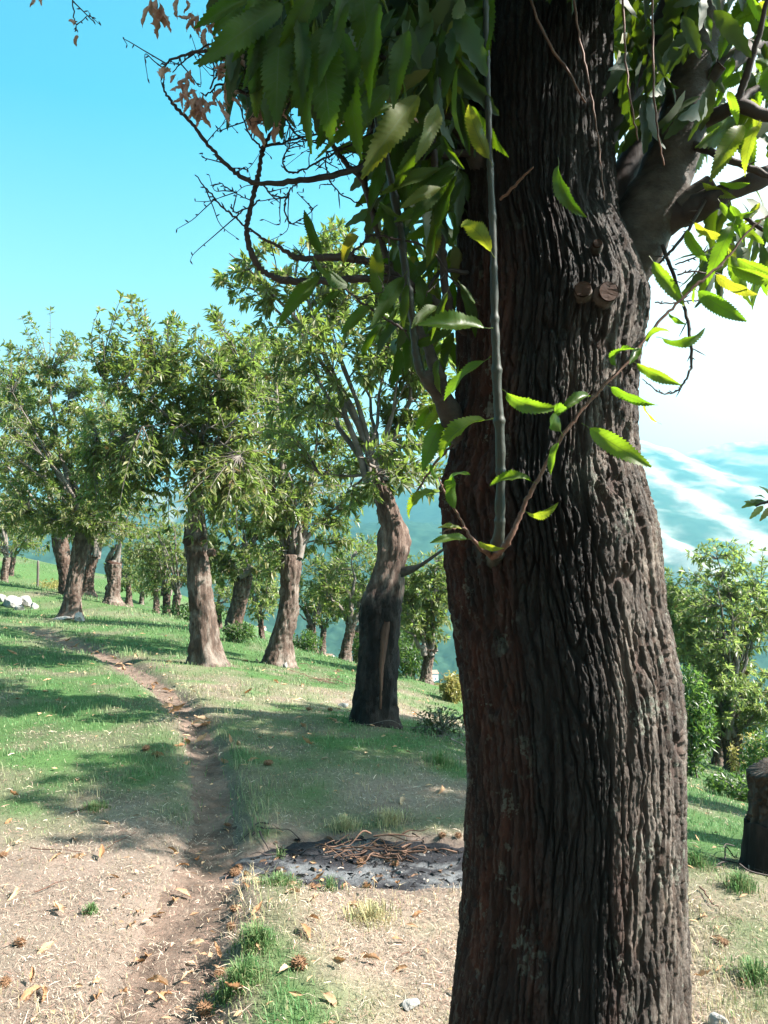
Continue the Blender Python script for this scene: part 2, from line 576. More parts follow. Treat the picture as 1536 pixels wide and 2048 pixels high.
def gpt(px, py):
    """ground point seen at a photo pixel"""
    d = _r * ((px - 768) / FPX) + _u * ((1024 - py) / FPX) + _f
    d = d / d[1]
    Ys = np.concatenate([np.arange(1.5, 14, .04), np.arange(14, 60, .2)])
    P = CAM[None] + d[None] * Ys[:, None]
    below = P[:, 2] <= base_z(P[:, 0], P[:, 1])
    k = int(np.argmax(below)) if below.any() else len(Ys) - 1
    p = P[k].copy()
    p[2] = float(base_z(p[0], p[1]))
    return p


PATH = spline(np.array([gpt(*p) for p in _pathpx])[:, :2], 14)
PHW = np.interp(np.linspace(0, 1, len(PATH)), [0, .22, .36, .6, 1], [0.24, 0.21, 0.16, 0.14, 0.2])


def path_d(x, y):
    """signed distance to the path centre in half-widths (negative on the left) ; and metres"""
    best = np.full(x.shape, 1e9)
    sgn = np.zeros(x.shape)
    hw = np.full(x.shape, .2)
    for k in range(0, len(PATH) - 1, 2):
        a = PATH[k]
        b = PATH[min(k + 2, len(PATH) - 1)]
        ab = b - a
        t = np.clip(((x - a[0]) * ab[0] + (y - a[1]) * ab[1]) / (ab @ ab), 0, 1)
        dx, dy = x - a[0] - t * ab[0], y - a[1] - t * ab[1]
        d = np.hypot(dx, dy)
        m = d < best
        best = np.where(m, d, best)
        sgn = np.where(m, np.sign(ab[0] * dy - ab[1] * dx), sgn)
        hw = np.where(m, PHW[k], hw)
    return best, -sgn, hw


ASHC = (gpt(745, 1718))[:2]


def ash_r(x, y):
    """about 1 on the rim of the burnt patch"""
    a = np.arctan2(y - ASHC[1], x - ASHC[0])
    rr = np.hypot((x - ASHC[0] - 0.05) / 0.86, (y - ASHC[1]) / 0.40)
    return rr * (1 + 0.22 * perlin(x * 2.6, y * 2.6, 5.1) + 0.12 * perlin(x * 8, y * 8, 1.1))


def ground_z(x, y, full=True):
    x = np.asarray(x, float)
    y = np.asarray(y, float)
    z = base_z(x, y)
    near = 1 - sstep(25, 50, np.hypot(x, y))
    z = z + near * (0.035 * perlin(x * .8, y * .8, .3) + 0.018 * perlin(x * 2.4, y * 2.4, 1.3) + 0.008 * perlin(x * 8, y * 8, 2.3))
    ar = ash_r(x, y)
    d, s, hw = path_d(x, y)
    off_ash = sstep(.9, 1.25, ar)
    on = np.exp(-np.clip(d / hw, 0, 6) ** 2 * 0.9)
    z = z - 0.045 * on
    z = z + (0.022 + .030 * sstep(5.6, 4.4, y)) * (1 + .5 * perlin(x * 4, y * 4, 8.8)) * off_ash * np.where(s > 0, 1, 0) * sstep(.7, 1.25, d / hw) * np.exp(-np.clip(d / hw - 1.3, 0, 9) ** 2 * .5)
    z = z - 0.035 * (1 - sstep(.75, 1.1, ar))
    return z


def zones(x, y):
    """green and bare-soil share of the ground cover"""
    n1 = fbm(x * .55, y * .55, 7.7, 4)
    n2 = fbm(x * 1.9, y * 1.9, 3.7, 3)
    d, s, hw = path_d(x, y)
    dry = 1 - sstep(3.5, 4.9, y + 1.1 * n1 - 0.1 * (x + 1))
    dry = np.maximum(dry, 0.62 * np.exp(-(((x + 0.2) / 2.0) ** 2 + ((y - 9.2) / 1.7) ** 2)))
    dry = np.maximum(dry, 0.8 * np.exp(-(((x - 0.2) / .9) ** 2 + ((y - 5.3) / .6) ** 2)))
    g = 1 - dry + 0.45 * n1 + 0.5 * n2
    strip = np.exp(-((d - hw * 1.75) / 0.17) ** 2) * (s > 0) * (y < 4.6)
    g = g + 0.9 * strip
    g = g + 0.55 * sstep(1.0, 1.6, x) * (y < 6)
    g = np.clip(g, 0, 1)
    soil = np.exp(-np.clip(d / (hw * 1.05), 0, 5) ** 2) * 1.2
    left = (s < 0) * (1 - sstep(4.2, 5.2, y)) * (0.48 + 0.35 * n2)
    soil = np.maximum(soil, left)
    soil = np.clip(np.maximum(soil, 1.2 * (1 - sstep(.95, 1.15, ash_r(x, y)))), 0, 1)
    return g, soil, n2


def ground():
    dense = np.arange(-4.5, 3.6, .052)
    gr = [0.052]
    while sum(gr) < 4400:
        gr.append(gr[-1] * 1.085)
    g = np.cumsum(gr)
    xs = np.concatenate([(-4.5 - g)[::-1], dense, 3.6 + g])
    ys = np.concatenate([(1.5 - np.cumsum([.06 * 1.12 ** k for k in range(84)]))[::-1], np.arange(1.5, 11, .052), 11 + g])
    xs = xs[(xs > -4450) & (xs < 4450)]
    ys = ys[(ys > -4450) & (ys < 4450)]
    X, Y = np.meshgrid(xs, ys)
    Z = ground_z(X, Y)
    gm, so, n2 = zones(X, Y)
    d, s, hw = path_d(X, Y)
    Z = Z - 0.03 * np.exp(-np.clip(d / (hw * .8), 0, 6) ** 4) - 0.03 * (1 - sstep(.8, .95, ash_r(X, Y)))
    straw = np.array([0.235, 0.185, 0.145])
    soilc = np.array([0.165, 0.126, 0.105])
    green = np.array([0.050, 0.10, 0.030])
    c = straw[None, None] * (1 - gm[..., None]) + green[None, None] * gm[..., None]
    c = c * (1 - so[..., None]) + soilc * so[..., None]
    far = sstep(60, 200, np.hypot(X, Y))[..., None]
    c = c * (1 - far) + np.array([0.05, 0.075, 0.035]) * far
    c = c * (0.85 + 0.25 * np.clip(n2, -1, 1))[..., None]
    V = np.stack([X, Y, Z], -1).reshape(-1, 3)
    me = mesh_np('ground', V, grid_quads(len(xs), len(ys)), None, M['ground'], True, cattr=c.reshape(-1, 3))
    link('ground', me, kind='structure')


ground()


def path_sheet():
    n = len(PATH)
    tg = np.gradient(PATH, axis=0)
    tg /= np.linalg.norm(tg, axis=1)[:, None]
    nr = np.stack([tg[:, 1], -tg[:, 0]], 1)
    P2 = spline(PATH, 4)
    tg = np.gradient(P2, axis=0)
    tg /= np.linalg.norm(tg, axis=1)[:, None]
    nr = np.stack([tg[:, 1], -tg[:, 0]], 1)
    hw = np.interp(np.linspace(0, 1, len(P2)), np.linspace(0, 1, len(PATH)), PHW)
    v = np.linspace(-1.35, 1.35, 25)
    wob = 1 + 0.3 * perlin(P2[:, 0] * 5, P2[:, 1] * 5, .7)
    X = P2[:, None, 0] + nr[:, None, 0] * v[None] * (hw * wob)[:, None]
    Y = P2[:, None, 1] + nr[:, None, 1] * v[None] * (hw * wob)[:, None]
    Z = ground_z(X, Y) - 0.012 + 0.010 * perlin(X * 18, Y * 18, .2) - 0.03 * np.abs(v[None] / 1.35) ** 6
    f = fbm(X * 6, Y * 6, 1.2, 3)
    c = np.array([0.122, 0.088, 0.069]) * (1 + 0.5 * f[..., None])
    me = mesh_np('path', np.stack([X, Y, Z], -1).reshape(-1, 3), grid_quads(len(v), len(P2)), None, M['path'], True, cattr=c.reshape(-1, 3))
    link('path', me, kind='structure')


path_sheet()


def ash_sheet():
    xs = np.arange(-1.15, 1.25, .018)
    ys = np.arange(-.62, .62, .018)
    X, Y = np.meshgrid(xs + ASHC[0], ys + ASHC[1])
    ar = ash_r(X, Y)
    Z = ground_z(X, Y) + 0.004 + 0.007 * fbm(X * 20, Y * 20, .4, 4) - 0.06 * sstep(.85, 1.12, ar)
    f = fbm(X * 3.2, Y * 5.5, 4.4, 4)
    f2 = fbm(X * 16, Y * 16, 8.4, 3)
    f3 = fbm(X * 42, Y * 42, 2.4, 2)
    pale = sstep(-.1, .75, f + .35 * f3 + 0.75 * np.exp(-((Y - ASHC[1] + .14) / .13) ** 2) - 0.25 + .25 * f2)
    c = np.array([0.022, 0.022, 0.026]) * (1 - pale[..., None]) + np.array([0.125, 0.130, 0.136]) * pale[..., None]
    q = grid_quads(len(xs), len(ys))
    keep = (ar.ravel()[q] < 1.12).all(1)
    me = mesh_np('ash_patch', np.stack([X, Y, Z], -1).reshape(-1, 3), q[keep], None, M['ash'], True, cattr=c.reshape(-1, 3))
    link('ash_patch', me, kind='stuff', label='grey ash and black charcoal left by a bonfire across the path', category='ash')


ash_sheet()


def charcoal():
    r = np.random.default_rng(191)
    n = 1500
    x = ASHC[0] + r.uniform(-1.05, 1.15, n)
    y = ASHC[1] + r.uniform(-.55, .55, n)
    k = ash_r(x, y) < r.uniform(.6, 1.06, n)
    x, y = x[k], y[k]
    n = len(x)
    z = ground_z(x, y) + .004
    L = .005 + .022 * r.random(n) ** 2
    a = r.uniform(0, 6.28, n)
    d = np.stack([np.cos(a), np.sin(a), r.uniform(-.2, .5, n)], 1) * L[:, None]
    sd_ = np.stack([-np.sin(a), np.cos(a), np.zeros(n)], 1) * (L * r.uniform(.2, .5, n))[:, None]
    up = np.stack([np.zeros(n), np.zeros(n), L * r.uniform(.3, .7, n)], 1)
    b = np.stack([x, y, z], 1)
    V = np.stack([b - d - sd_ * .5, b - d + sd_ * .6, b + d + sd_, b + d - sd_ * .7, b + up - d * .5, b + up * .8 + d * .6], 1).reshape(-1, 3)
    o = np.arange(n) * 6
    Q = np.concatenate([np.stack([o, o + 4, o + 5, o + 3], 1), np.stack([o + 1, o + 2, o + 5, o + 4], 1)])
    T = np.concatenate([np.stack([o, o + 1, o + 4], 1), np.stack([o + 2, o + 3, o + 5], 1)])
    c = np.where((r.random(n) < .13)[:, None], np.array([.17, .165, .16]), np.where((r.random(n) < .25)[:, None], np.array([.12, .075, .05]), np.array([.012, .012, .013]))) * r.uniform(.6, 1.3, n)[:, None]
    link('charcoal_bits', mesh_np('charcoal_bits', V, Q, T, M['ash'], False, cattr=np.repeat(c, 6, 0)), kind='stuff', label='bits of charcoal and pale ash crumbs on the burnt ground', category='charcoal')


charcoal()

# ------------------------------------------------------------------ far hills and mountain
def m_forest():
    n = NT('distant_forest')
    c = n.attr('col', 'Color')
    f = n.noise(0.05, 6, n.obj(), 0.65)
    c = n.mix(0.6, c, n.ramp(f, [(0.3, (0.5, 0.5, 0.5)), (0.7, (1.5, 1.5, 1.4))]), 'MULTIPLY')
    return n.done(n.pbsdf(c, 0.95, None, 0.05))


M['forest'] = m_forest()


def hills():
    az = np.linspace(R(-62), R(62), 420)
    rr = 480 * (1800 / 480) ** np.linspace(0, 1, 190)
    A, Rr = np.meshgrid(az, rr)
    X, Y = Rr * np.sin(A), Rr * np.cos(A)
    prof = np.interp(Rr, [480, 620, 760, 1000, 1250, 1500, 1800], [-134, -122, -108, -42, 22, 40, -60])
    prof = prof + (18 * perlin(X / 260, Y / 260, .5) + 9 * perlin(X / 90, Y / 90, 1.5)) * sstep(600, 800, Rr)
    prof = prof - 75 * sstep(R(2), R(20), A) * sstep(850, 1200, Rr) + 34 * sstep(R(-12), R(-40), -A * -1) * 0
    f1, f2, idc = voronoi(X / 10, Y / 10, 0, 5)
    dome = np.clip(1 - f1, 0, 1)
    wood = sstep(-.75, -.45, fbm(X / 120, Y / 120, 9.5, 3))
    Z = prof + dome * 7 * wood * (0.6 + 0.8 * idc)
    c = np.array([0.020, 0.040, 0.024])[None, None] * (0.75 + 0.5 * idc[..., None])
    c = c * wood[..., None] + np.array([0.06, 0.085, 0.035]) * (1 - wood[..., None])
    me = mesh_np('hills', np.stack([X, Y, Z], -1).reshape(-1, 3), grid_quads(len(az), len(rr)), None, M['forest'], True, cattr=c.reshape(-1, 3))
    link('hills', me, kind='structure')
    return X, Y, Z


HX, HY, HZ = hills()


def mountain():
    az = np.linspace(R(-50), R(66), 480)
    rr = np.linspace(950, 2450, 180)
    A, Rr = np.meshgrid(az, rr)
    X, Y = Rr * np.sin(A), Rr * np.cos(A)
    Wx, Wy = X + 22 * fbm(X / 200, Y / 200, .5, 3), Y + 22 * fbm(X / 200, Y / 200, 5.5, 3)
    lines = [[(-1500, 980, 3500), (100, 1010, 3500), (700, 940, 3500), (1130, 862, 3500), (1290, 885, 3400), (1330, 915, 3400), (1430, 893, 3450), (1620, 870, 3500), (2300, 850, 3600), (4500, 900, 3300)],
             [(1130, 862, 3500), (1300, 965, 3000), (1420, 1060, 2600), (1560, 1160, 2250), (1700, 1230, 1950)],
             [(1290, 885, 3400), (1420, 965, 3050), (1560, 1070, 2700), (1750, 1180, 2300)],
             [(700, 940, 3500), (1180, 1010, 2700), (1320, 1060, 2350), (1440, 1150, 2000), (1500, 1210, 1800)],
             [(1620, 870, 3500), (1760, 980, 2900), (1950, 1100, 2400)],
             [(100, 1010, 3500), (400, 1080, 2600), (500, 1150, 2000)], [(2300, 850, 3600), (2500, 1000, 2900), (2700, 1100, 2300)]]
    Z = np.full(X.shape, -130.0)
    crest = np.full(X.shape, 999.0)
    for ln in lines:
        P = [pt(p[0], p[1], p[2] * .62) for p in ln]
        for a, b in zip(P[:-1], P[1:]):
            ab = b[:2] - a[:2]
            t = np.clip(((Wx - a[0]) * ab[0] + (Wy - a[1]) * ab[1]) / (ab @ ab), 0, 1)
            d = np.hypot(Wx - a[0] - t * ab[0], Wy - a[1] - t * ab[1])
            crest = np.minimum(crest, d)
            Z = np.maximum(Z, a[2] + t * (b[2] - a[2]) - 0.52 * d ** 0.97 + 4)
    Z = np.maximum(Z + 4.5 * fbm(X / 80, Y / 80, 3.3, 4), -133)
    Z = np.where((A < R(-49.9)) | (A > R(65.9)), -134, Z)
    rock_and_sun = np.maximum(.6 * sstep(.2, .7, fbm(X / 160, Y / 160, 1.9, 4)), sstep(75, 0, crest + 40 * fbm(X / 60, Y / 60, 4.9, 4)))
    c = np.array([0.025, 0.045, 0.030]) * (1 - rock_and_sun[..., None]) + np.array([0.25, 0.235, 0.205]) * rock_and_sun[..., None]  # noise gives bare rock; pale crests paint in sunlit ridges
    me = mesh_np('mountain', np.stack([X, Y, Z], -1).reshape(-1, 3), grid_quads(len(az), len(rr)), None, M['forest'], True, cattr=c.reshape(-1, 3))
    link('mountain', me, kind='structure')


mountain()

# ------------------------------------------------------------------ leaves
def leaf_mesh(name, mat, teeth=12, fold=.2, droop=.6, twist=.2, wid=.17, crumple=0.0, seed=0, petiole=.12):
    r = np.random.default_rng(seed)
    u, vv = [], []
    rows = []
    for k in range(teeth * 2 + 1):
        t = k / (teeth * 2)
        wv = wid * (math.sin(math.pi * min(1, t ** 0.78)) ** 0.85 if 0 < t < 1 else 0.0)
        tooth = k % 2 == 1
        e = wv * (1.10 if tooth else 0.90)
        sh = 0.026 if tooth else 0
        rows.append([(-e, t + sh), (-e * .5, t + sh * .3), (0, t), (e * .5, t + sh * .3), (e, t + sh)])
    V, UV = [], []
    for k, row in enumerate(rows):
        t = k / (teeth * 2)
        for j, (x, y) in enumerate(row):
            z = fold * abs(x) + (0.0022 if k % 2 else -0.0008) * (abs(x) / wid) + 0.030 * math.sin(11 * t + seed + (2.4 if x > 0 else 0)) * abs(x) / wid
            if crumple:
                z += crumple * float(perlin(x * 14 + seed, y * 6, 1.7))
                x *= 1 - 0.4 * abs(float(perlin(y * 5, seed * 1.3, 2.2)))
            V.append((x, y, z))
            UV.append((0.5 + (j - 2) / 4, t))
    V = np.array(V)
    a = twist * V[:, 1]
    x, z = V[:, 0] * np.cos(a) - V[:, 2] * np.sin(a), V[:, 0] * np.sin(a) + V[:, 2] * np.cos(a)
    th = droop * V[:, 1]
    th2 = th + 1e-6
    # bend along the length
    y2 = np.sin(th2) / (droop + 1e-6)
    zc = -(1 - np.cos(th2)) / (droop + 1e-6)
    V = np.stack([x, y2 + z * np.sin(th), zc + z * np.cos(th)], 1)
    Q = grid_quads(5, teeth * 2 + 1)
    pv, pq, ptri = tubes(np.array([[(0, -petiole, petiole * .25), (0, -petiole * .5, petiole * .06), (0, .02, 0)]]), np.array([[.010, .008, .007]]), 4, (0, 0, 1))
    n0 = len(V)
    V = np.concatenate([V, pv])
    UV = UV + [(0.5, 0.0)] * len(pv)
    V[:, 2] -= petiole * .25
    V[:, 1] += petiole
    return mesh_np(name, V, np.concatenate([Q, pq + n0]), ptri + n0, mat, True, uv=np.array(UV))


LEAF = [leaf_mesh('leaf', M['leaf'], 19, .30, .5, .2, .16, 0, 1), leaf_mesh('leaf', M['leaf'], 20, .15, .9, -.3, .17, 0, 2),
        leaf_mesh('leaf', M['leaf'], 18, .45, .25, .35, .18, 0, 3), leaf_mesh('leaf', M['leaf'], 19, .5, 1.3, .5, .15, 0, 4),
        leaf_mesh('leaf', M['leaf'], 20, .1, .4, -.15, .19, 0, 5), leaf_mesh('leaf', M['leaf'], 19, .35, .75, -.6, .15, .01, 6)]
def m_leaf_sunlit():  # brighter leaf copy: sunlit, backlit look painted into its colours
    n = NT('sunlit_sprig_leaf')
    rd = n.rand()
    c = n.ramp(rd, [(0, (0.030, 0.070, 0.014)), (0.6, (0.050, 0.095, 0.018)), (1, (0.11, 0.12, 0.02))])
    ve, fr = vein_pattern(n)
    c = n.mix(n.math('MULTIPLY', n.noise(16, 4, n.obj()), 0.35), c, (0.09, 0.07, 0.02))
    c = n.mix(n.math('MULTIPLY', ve, 0.5), c, (0.13, 0.16, 0.06))
    t = n.ramp(rd, [(0, (0.20, 0.40, 0.012)), (0.7, (0.30, 0.48, 0.018)), (1, (0.50, 0.46, 0.03))])
    t = n.mix(n.math('MULTIPLY', ve, 0.75), t, (0.07, 0.12, 0.01))
    t = n.mix(n.math('MULTIPLY', n.noise(7, 4, n.obj()), 0.5), t, (0.10, 0.2, 0.01))
    return n.done(n.leafy(c, t, 0.45, 0.40, None, 0.3))


M['leaf_sunlit'] = m_leaf_sunlit()
SUNLIT_LEAF = [leaf_mesh('leaf', M['leaf_sunlit'], 19, .30, .7, .4, .16, 0, 41), leaf_mesh('leaf', M['leaf_sunlit'], 18, .2, 1.2, -.5, .17, .01, 42), leaf_mesh('leaf', M['leaf_sunlit'], 17, .5, .4, .5, .17, .01, 43), leaf_mesh('leaf', M['leaf_sunlit'], 19, .6, 1.5, .8, .15, .02, 44)]
CURL = leaf_mesh('leaf', M['leaf'], 19, .7, 2.2, .9, .15, .02, 8)
DRY = [leaf_mesh('dried_leaf', M['dry'], 9, 1.2, .5, 2.6, .17, .09, 11), leaf_mesh('dried_leaf', M['dry'], 9, 1.6, 1.0, -3.0, .16, .10, 12), leaf_mesh('dried_leaf', M['dry'], 9, 1.0, -.6, 1.8, .18, .09, 13)]
FALL = [leaf_mesh('fallen_leaf', M['fallen'], 9, .5, .8, .5, .16, .04, 21), leaf_mesh('fallen_leaf', M['fallen'], 9, .9, -.9, -.9, .15, .06, 22),
        leaf_mesh('fallen_leaf', M['fallen'], 9, .3, 1.4, .9, .17, .05, 23), leaf_mesh('fallen_leaf', M['fallen'], 9, 1.2, .4, 1.6, .14, .05, 24)]


def frame(d, nrm, s, p, sx=1.0):
    """matrix with local Y along d, local Z near nrm, scale s, at p"""
    d = np.asarray(d, float)
    d = d / (np.linalg.norm(d) + 1e-9)
    x = np.cross(d, nrm)
    x = x / (np.linalg.norm(x) + 1e-9)
    z = np.cross(x, d)
    x = x * sx
    m = Matrix(((x[0] * s, d[0] * s, z[0] * s, p[0]), (x[1] * s, d[1] * s, z[1] * s, p[1]), (x[2] * s, d[2] * s, z[2] * s, p[2]), (0, 0, 0, 1)))
    return m


def put(name, me, M4, parent=None, **props):
    o = link(name, me, parent, **props)
    o.matrix_basis = M4
    return o


def leaf_batch(P, D, Nn, L, Wd, rnd, droop):
    """many simple folded leaves -> arrays"""
    n = len(P)
    D = D / (np.linalg.norm(D, axis=1, keepdims=True) + 1e-9)
    X = np.cross(D, Nn)
    X /= np.linalg.norm(X, axis=1, keepdims=True) + 1e-9
    Z = np.cross(X, D)
    L_ = L[:, None]
    W_ = Wd[:, None]
    dr = droop[:, None] * L_ * np.array([0, 0, -1.0])
    b = P
    m = P + D * L_ * .5 + dr * .22
    l = P + D * L_ * .46 + X * W_ * .5 + Z * W_ * .22 + dr * .20
    r = P + D * L_ * .46 - X * W_ * .5 + Z * W_ * .22 + dr * .20
    t = P + D * L_ + dr
    V = np.stack([b, l, m, r, t], 1).reshape(-1, 3)
    o = (np.arange(n) * 5)[:, None, None]
    T = (np.array([[0, 2, 1], [0, 3, 2], [1, 2, 4], [2, 3, 4]])[None] + o).reshape(-1, 3)
    return V, T, np.repeat(rnd, 5)


# ------------------------------------------------------------------ burr meshes
def burr_mesh(name, mat, n=170, seed=0, flat=0.85):
    r = np.random.default_rng(seed)
    k = np.arange(n) + .5
    ph = np.arccos(1 - 2 * k / n)
    th = math.pi * (1 + 5 ** .5) * k
    d = np.stack([np.cos(th) * np.sin(ph), np.sin(th) * np.sin(ph), np.cos(ph)], 1)
    d += r.normal(size=d.shape) * .12
    d /= np.linalg.norm(d, axis=1)[:, None]
    a = np.cross(d, r.normal(size=d.shape))
    a /= np.linalg.norm(a, axis=1)[:, None]
    b = np.cross(d, a)
    w_ = 0.10
    tip = d * (1 + r.uniform(-.15, .2, n))[:, None] + r.normal(size=d.shape) * .08
    base = d * .62
    V = np.stack([base + a * w_, base - a * w_ * .5 + b * w_ * .87, base - a * w_ * .5 - b * w_ * .87, tip], 1).reshape(-1, 3)
    o = (np.arange(n) * 4)[:, None, None]
    T = (np.array([[0, 1, 3], [1, 2, 3], [2, 0, 3]])[None] + o).reshape(-1, 3)
    nb = len(V)
    us, vs = 10, 7
    th = np.linspace(0, 2 * math.pi, us, endpoint=False)
    pv = np.linspace(0.01, math.pi - .01, vs)
    S = np.stack([(np.cos(th)[None] * np.sin(pv)[:, None]), (np.sin(th)[None] * np.sin(pv)[:, None]), np.broadcast_to(np.cos(pv)[:, None], (vs, us))], -1).reshape(-1, 3) * .7
    V = np.concatenate([V, S]) * np.array([1, 1, flat])
    return mesh_np(name, V, grid_quads(us, vs, True) + nb, T, mat, False)


BURR = [burr_mesh('chestnut_burr', M['burr'], 150, 1), burr_mesh('chestnut_burr', M['burr'], 150, 2, .65)]
BURR_TREE = burr_mesh('burr', M['burr_g'], 60, 4, .95)

# ------------------------------------------------------------------ near chestnut tree
TY = 1.80
TRB = np.array([0.40, TY, float(base_z(0.40, TY))])
near = root('chestnut_tree', TRB, 'huge close chestnut tree with thick furrowed dark trunk filling the right of the view', 'tree')
_prof = np.array([  # y px, left px, right px
    (-700, 985, 1230), (-300, 965, 1235), (0, 945, 1250), (150, 935, 1245), (300, 926, 1243), (450, 925, 1245), (540, 923, 1285), (600, 919, 1306), (660, 918, 1300), (720, 918, 1286), (800, 915, 1279),
    (880, 909, 1277), (930, 899, 1280), (965, 885, 1290), (1000, 882, 1300), (1060, 889, 1316), (1130, 893, 1322), (1200, 900, 1327), (1300, 911, 1345),
    (1340, 916, 1354), (1420, 923, 1361), (1500, 930, 1364), (1600, 935, 1364), (1700, 931, 1361), (1800, 925, 1359), (1900, 914, 1359), (2048, 895, 1362),
    (2300, 870, 1385), (2500, 820, 1430), (2660, 730, 1520)])


def _zY(py, Y):
    return np.array([pt(768, p, Y)[2] for p in py])


_pz = _zY(_prof[:, 0], TY)[::-1]
_pc = (((_prof[:, 1] + _prof[:, 2]) / 2 - 774) / FPX * TY)[::-1]
_ph = ((_prof[:, 2] - _prof[:, 1]) / 2 / FPX)[::-1]
_pr = TY * np.sin(np.arctan(_ph)) * 0.975


def near_trunk():
    nth = 450
    z = np.concatenate([np.linspace(_pz[0], .42, 30, endpoint=False), np.linspace(.42, 2.80, 680, endpoint=False), np.linspace(2.80, _pz[-1], 24)])
    # more columns on the side that is seen, fewer behind
    th = np.linspace(0, 2 * math.pi, nth, endpoint=False)
    th = th + 0.45 * np.sin(th + math.pi / 2 + math.pi) * 0 + 0.55 * np.sin(th - 1.5 * math.pi) * -1
    TH, Z = np.meshgrid(th, z)
    cx = np.interp(z, _pz, _pc)[:, None]
    k = np.ones(9) / 9
    rad = np.interp(z, _pz, _pr)[:, None]
    s = TH / (2 * math.pi)
    ax, ay = np.cos(TH), np.sin(TH)
    low = perlin(ax * 1.3, ay * 1.3, Z * 1.4)
    low2 = perlin(ax * 3.0 + 5, ay * 3.0, Z * 2.2)
    swirl = np.exp(-((Z - 1.72) / .28) ** 2)
    warp = (0.009 + .022 * swirl) * perlin(ax * 2.2, ay * 2.2, Z * 2.0 + 4) + 0.0042 * perlin(ax * 7, ay * 7, Z * 5) + 0.0034 * perlin(ax * 20, ay * 20, Z * 24) + .0012 * perlin(ax * 44, ay * 44, Z * 60)
    NC = 80
    stretch = 4.0
    f1, f2, idc = voronoi((s + warp * 1.0) * NC, Z * stretch + 1.2 * low2 + 0.25 * perlin(ax * 12, ay * 12, Z * 9), NC, 3)
    ridge = sstep(0.03, 0.27, f2 - f1)
    g1, g2, _ = voronoi((s + warp * 1.4 + .13) * NC * 2, Z * stretch * 2.6 + low, NC * 2, 9)
    fine = sstep(0.0, 0.35, g2 - g1)
    flake = perlin(ax * 26, ay * 26, Z * 30) * .6 + perlin(ax * 50, ay * 50, Z * 55) * .4
    q1, q2, qid = voronoi((s + warp + .37) * NC * 1.7, Z * 34 + 1.5 * flake + 3 * low2, int(NC * 1.7), 21)
    plate = sstep(0.0, .25, q2 - q1) * (.6 + .8 * qid)
    hgt = 0.66 * ridge + 0.12 * fine + 0.24 * ridge * plate + 0.15 * flake * (0.4 + ridge)
    amp = 0.0165 * (0.8 + 0.35 * low2 + .3 * swirl)
    disp = amp * (hgt - .75) + 0.007 * low2 + 0.007 * low
    # swelling below the knot on the right and around the shoot base
    rr = rad + disp
    X = cx + ax * rr
    Yv = TY + ay * rr * 1.0
    # reddish inner bark to the left, black stain plus painted shade on the front, sunlit side painted paler grey
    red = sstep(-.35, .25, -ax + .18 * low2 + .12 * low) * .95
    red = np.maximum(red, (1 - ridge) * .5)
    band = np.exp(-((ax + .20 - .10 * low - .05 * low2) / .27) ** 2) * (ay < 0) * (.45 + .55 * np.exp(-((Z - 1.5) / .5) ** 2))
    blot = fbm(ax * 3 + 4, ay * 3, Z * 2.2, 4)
    shade_stain = np.clip(band * 1.6 + .6 * blot * (ax < .45) + .30 * sstep(.4, .2, ax), 0, .93)  # stain band, with the whole front darkened as painted shade
    shade_stain = np.maximum(shade_stain, .85 * sstep(1.9, 2.35, Z + .15 * blot))  # crown shade painted onto the trunk top
    V = np.stack([X, Yv, Z], -1).reshape(-1, 3) - TRB
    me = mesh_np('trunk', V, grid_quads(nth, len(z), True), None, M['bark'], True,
                 fattr={'rnd': hgt.ravel(), 'red': red.ravel(), 'shade_stain': shade_stain.ravel()})
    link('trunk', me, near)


near_trunk()


def pl(pts, yrad=True):
    """[(px,py,Y,r_px)...] -> world points + radius"""
    out = []
    for p in pts:
        w3 = pt(p[0], p[1], p[2])
        out.append((*w3, p[3] * p[2] / FPX))
    return np.array(out)


def limb_part(name, pts, mat, sides=10, m=6, rough=0.0, base=TRB, parent=near):
    s = spline(pl(pts), m)
    if name in ('twig', 'branch', 'shoot') and pts[0][3] < 16:
        kz = np.arange(len(s)) * .9
        amp_ = .0022 if name != 'shoot' else .0012
        s[1:-1, 0] += amp_ * perlin(kz, pts[0][0] * .013, .3)[1:-1] * 1.6
        s[1:-1, 2] += amp_ * perlin(kz, pts[0][1] * .017, 7.3)[1:-1] * 1.6
    if name == 'shoot':
        s = spline(s, 4)
        dd_ = np.concatenate([[0], np.cumsum(np.linalg.norm(np.diff(s[:, :3], axis=0), axis=1))])
        s[:, 3] *= .88 + .20 * np.exp(-((np.mod(dd_, .095) - .047) / .006) ** 2)
    V, Q, T = tubes(s[None, :, :3], np.maximum(s[None, :, 3], .0006), sides)
    if rough:
        c = np.repeat(s[:, :3], sides, axis=0)
        k = len(c)
        d = V[:k] - c
        nz = fbm(V[:k, 0] * 22, V[:k, 1] * 22, V[:k, 2] * 22, 3)
        V[:k] = c + d * (1 + rough * nz)[:, None]
    me = mesh_np(name, V - base, Q, T, M[mat], True)
    return link(name, me, parent)


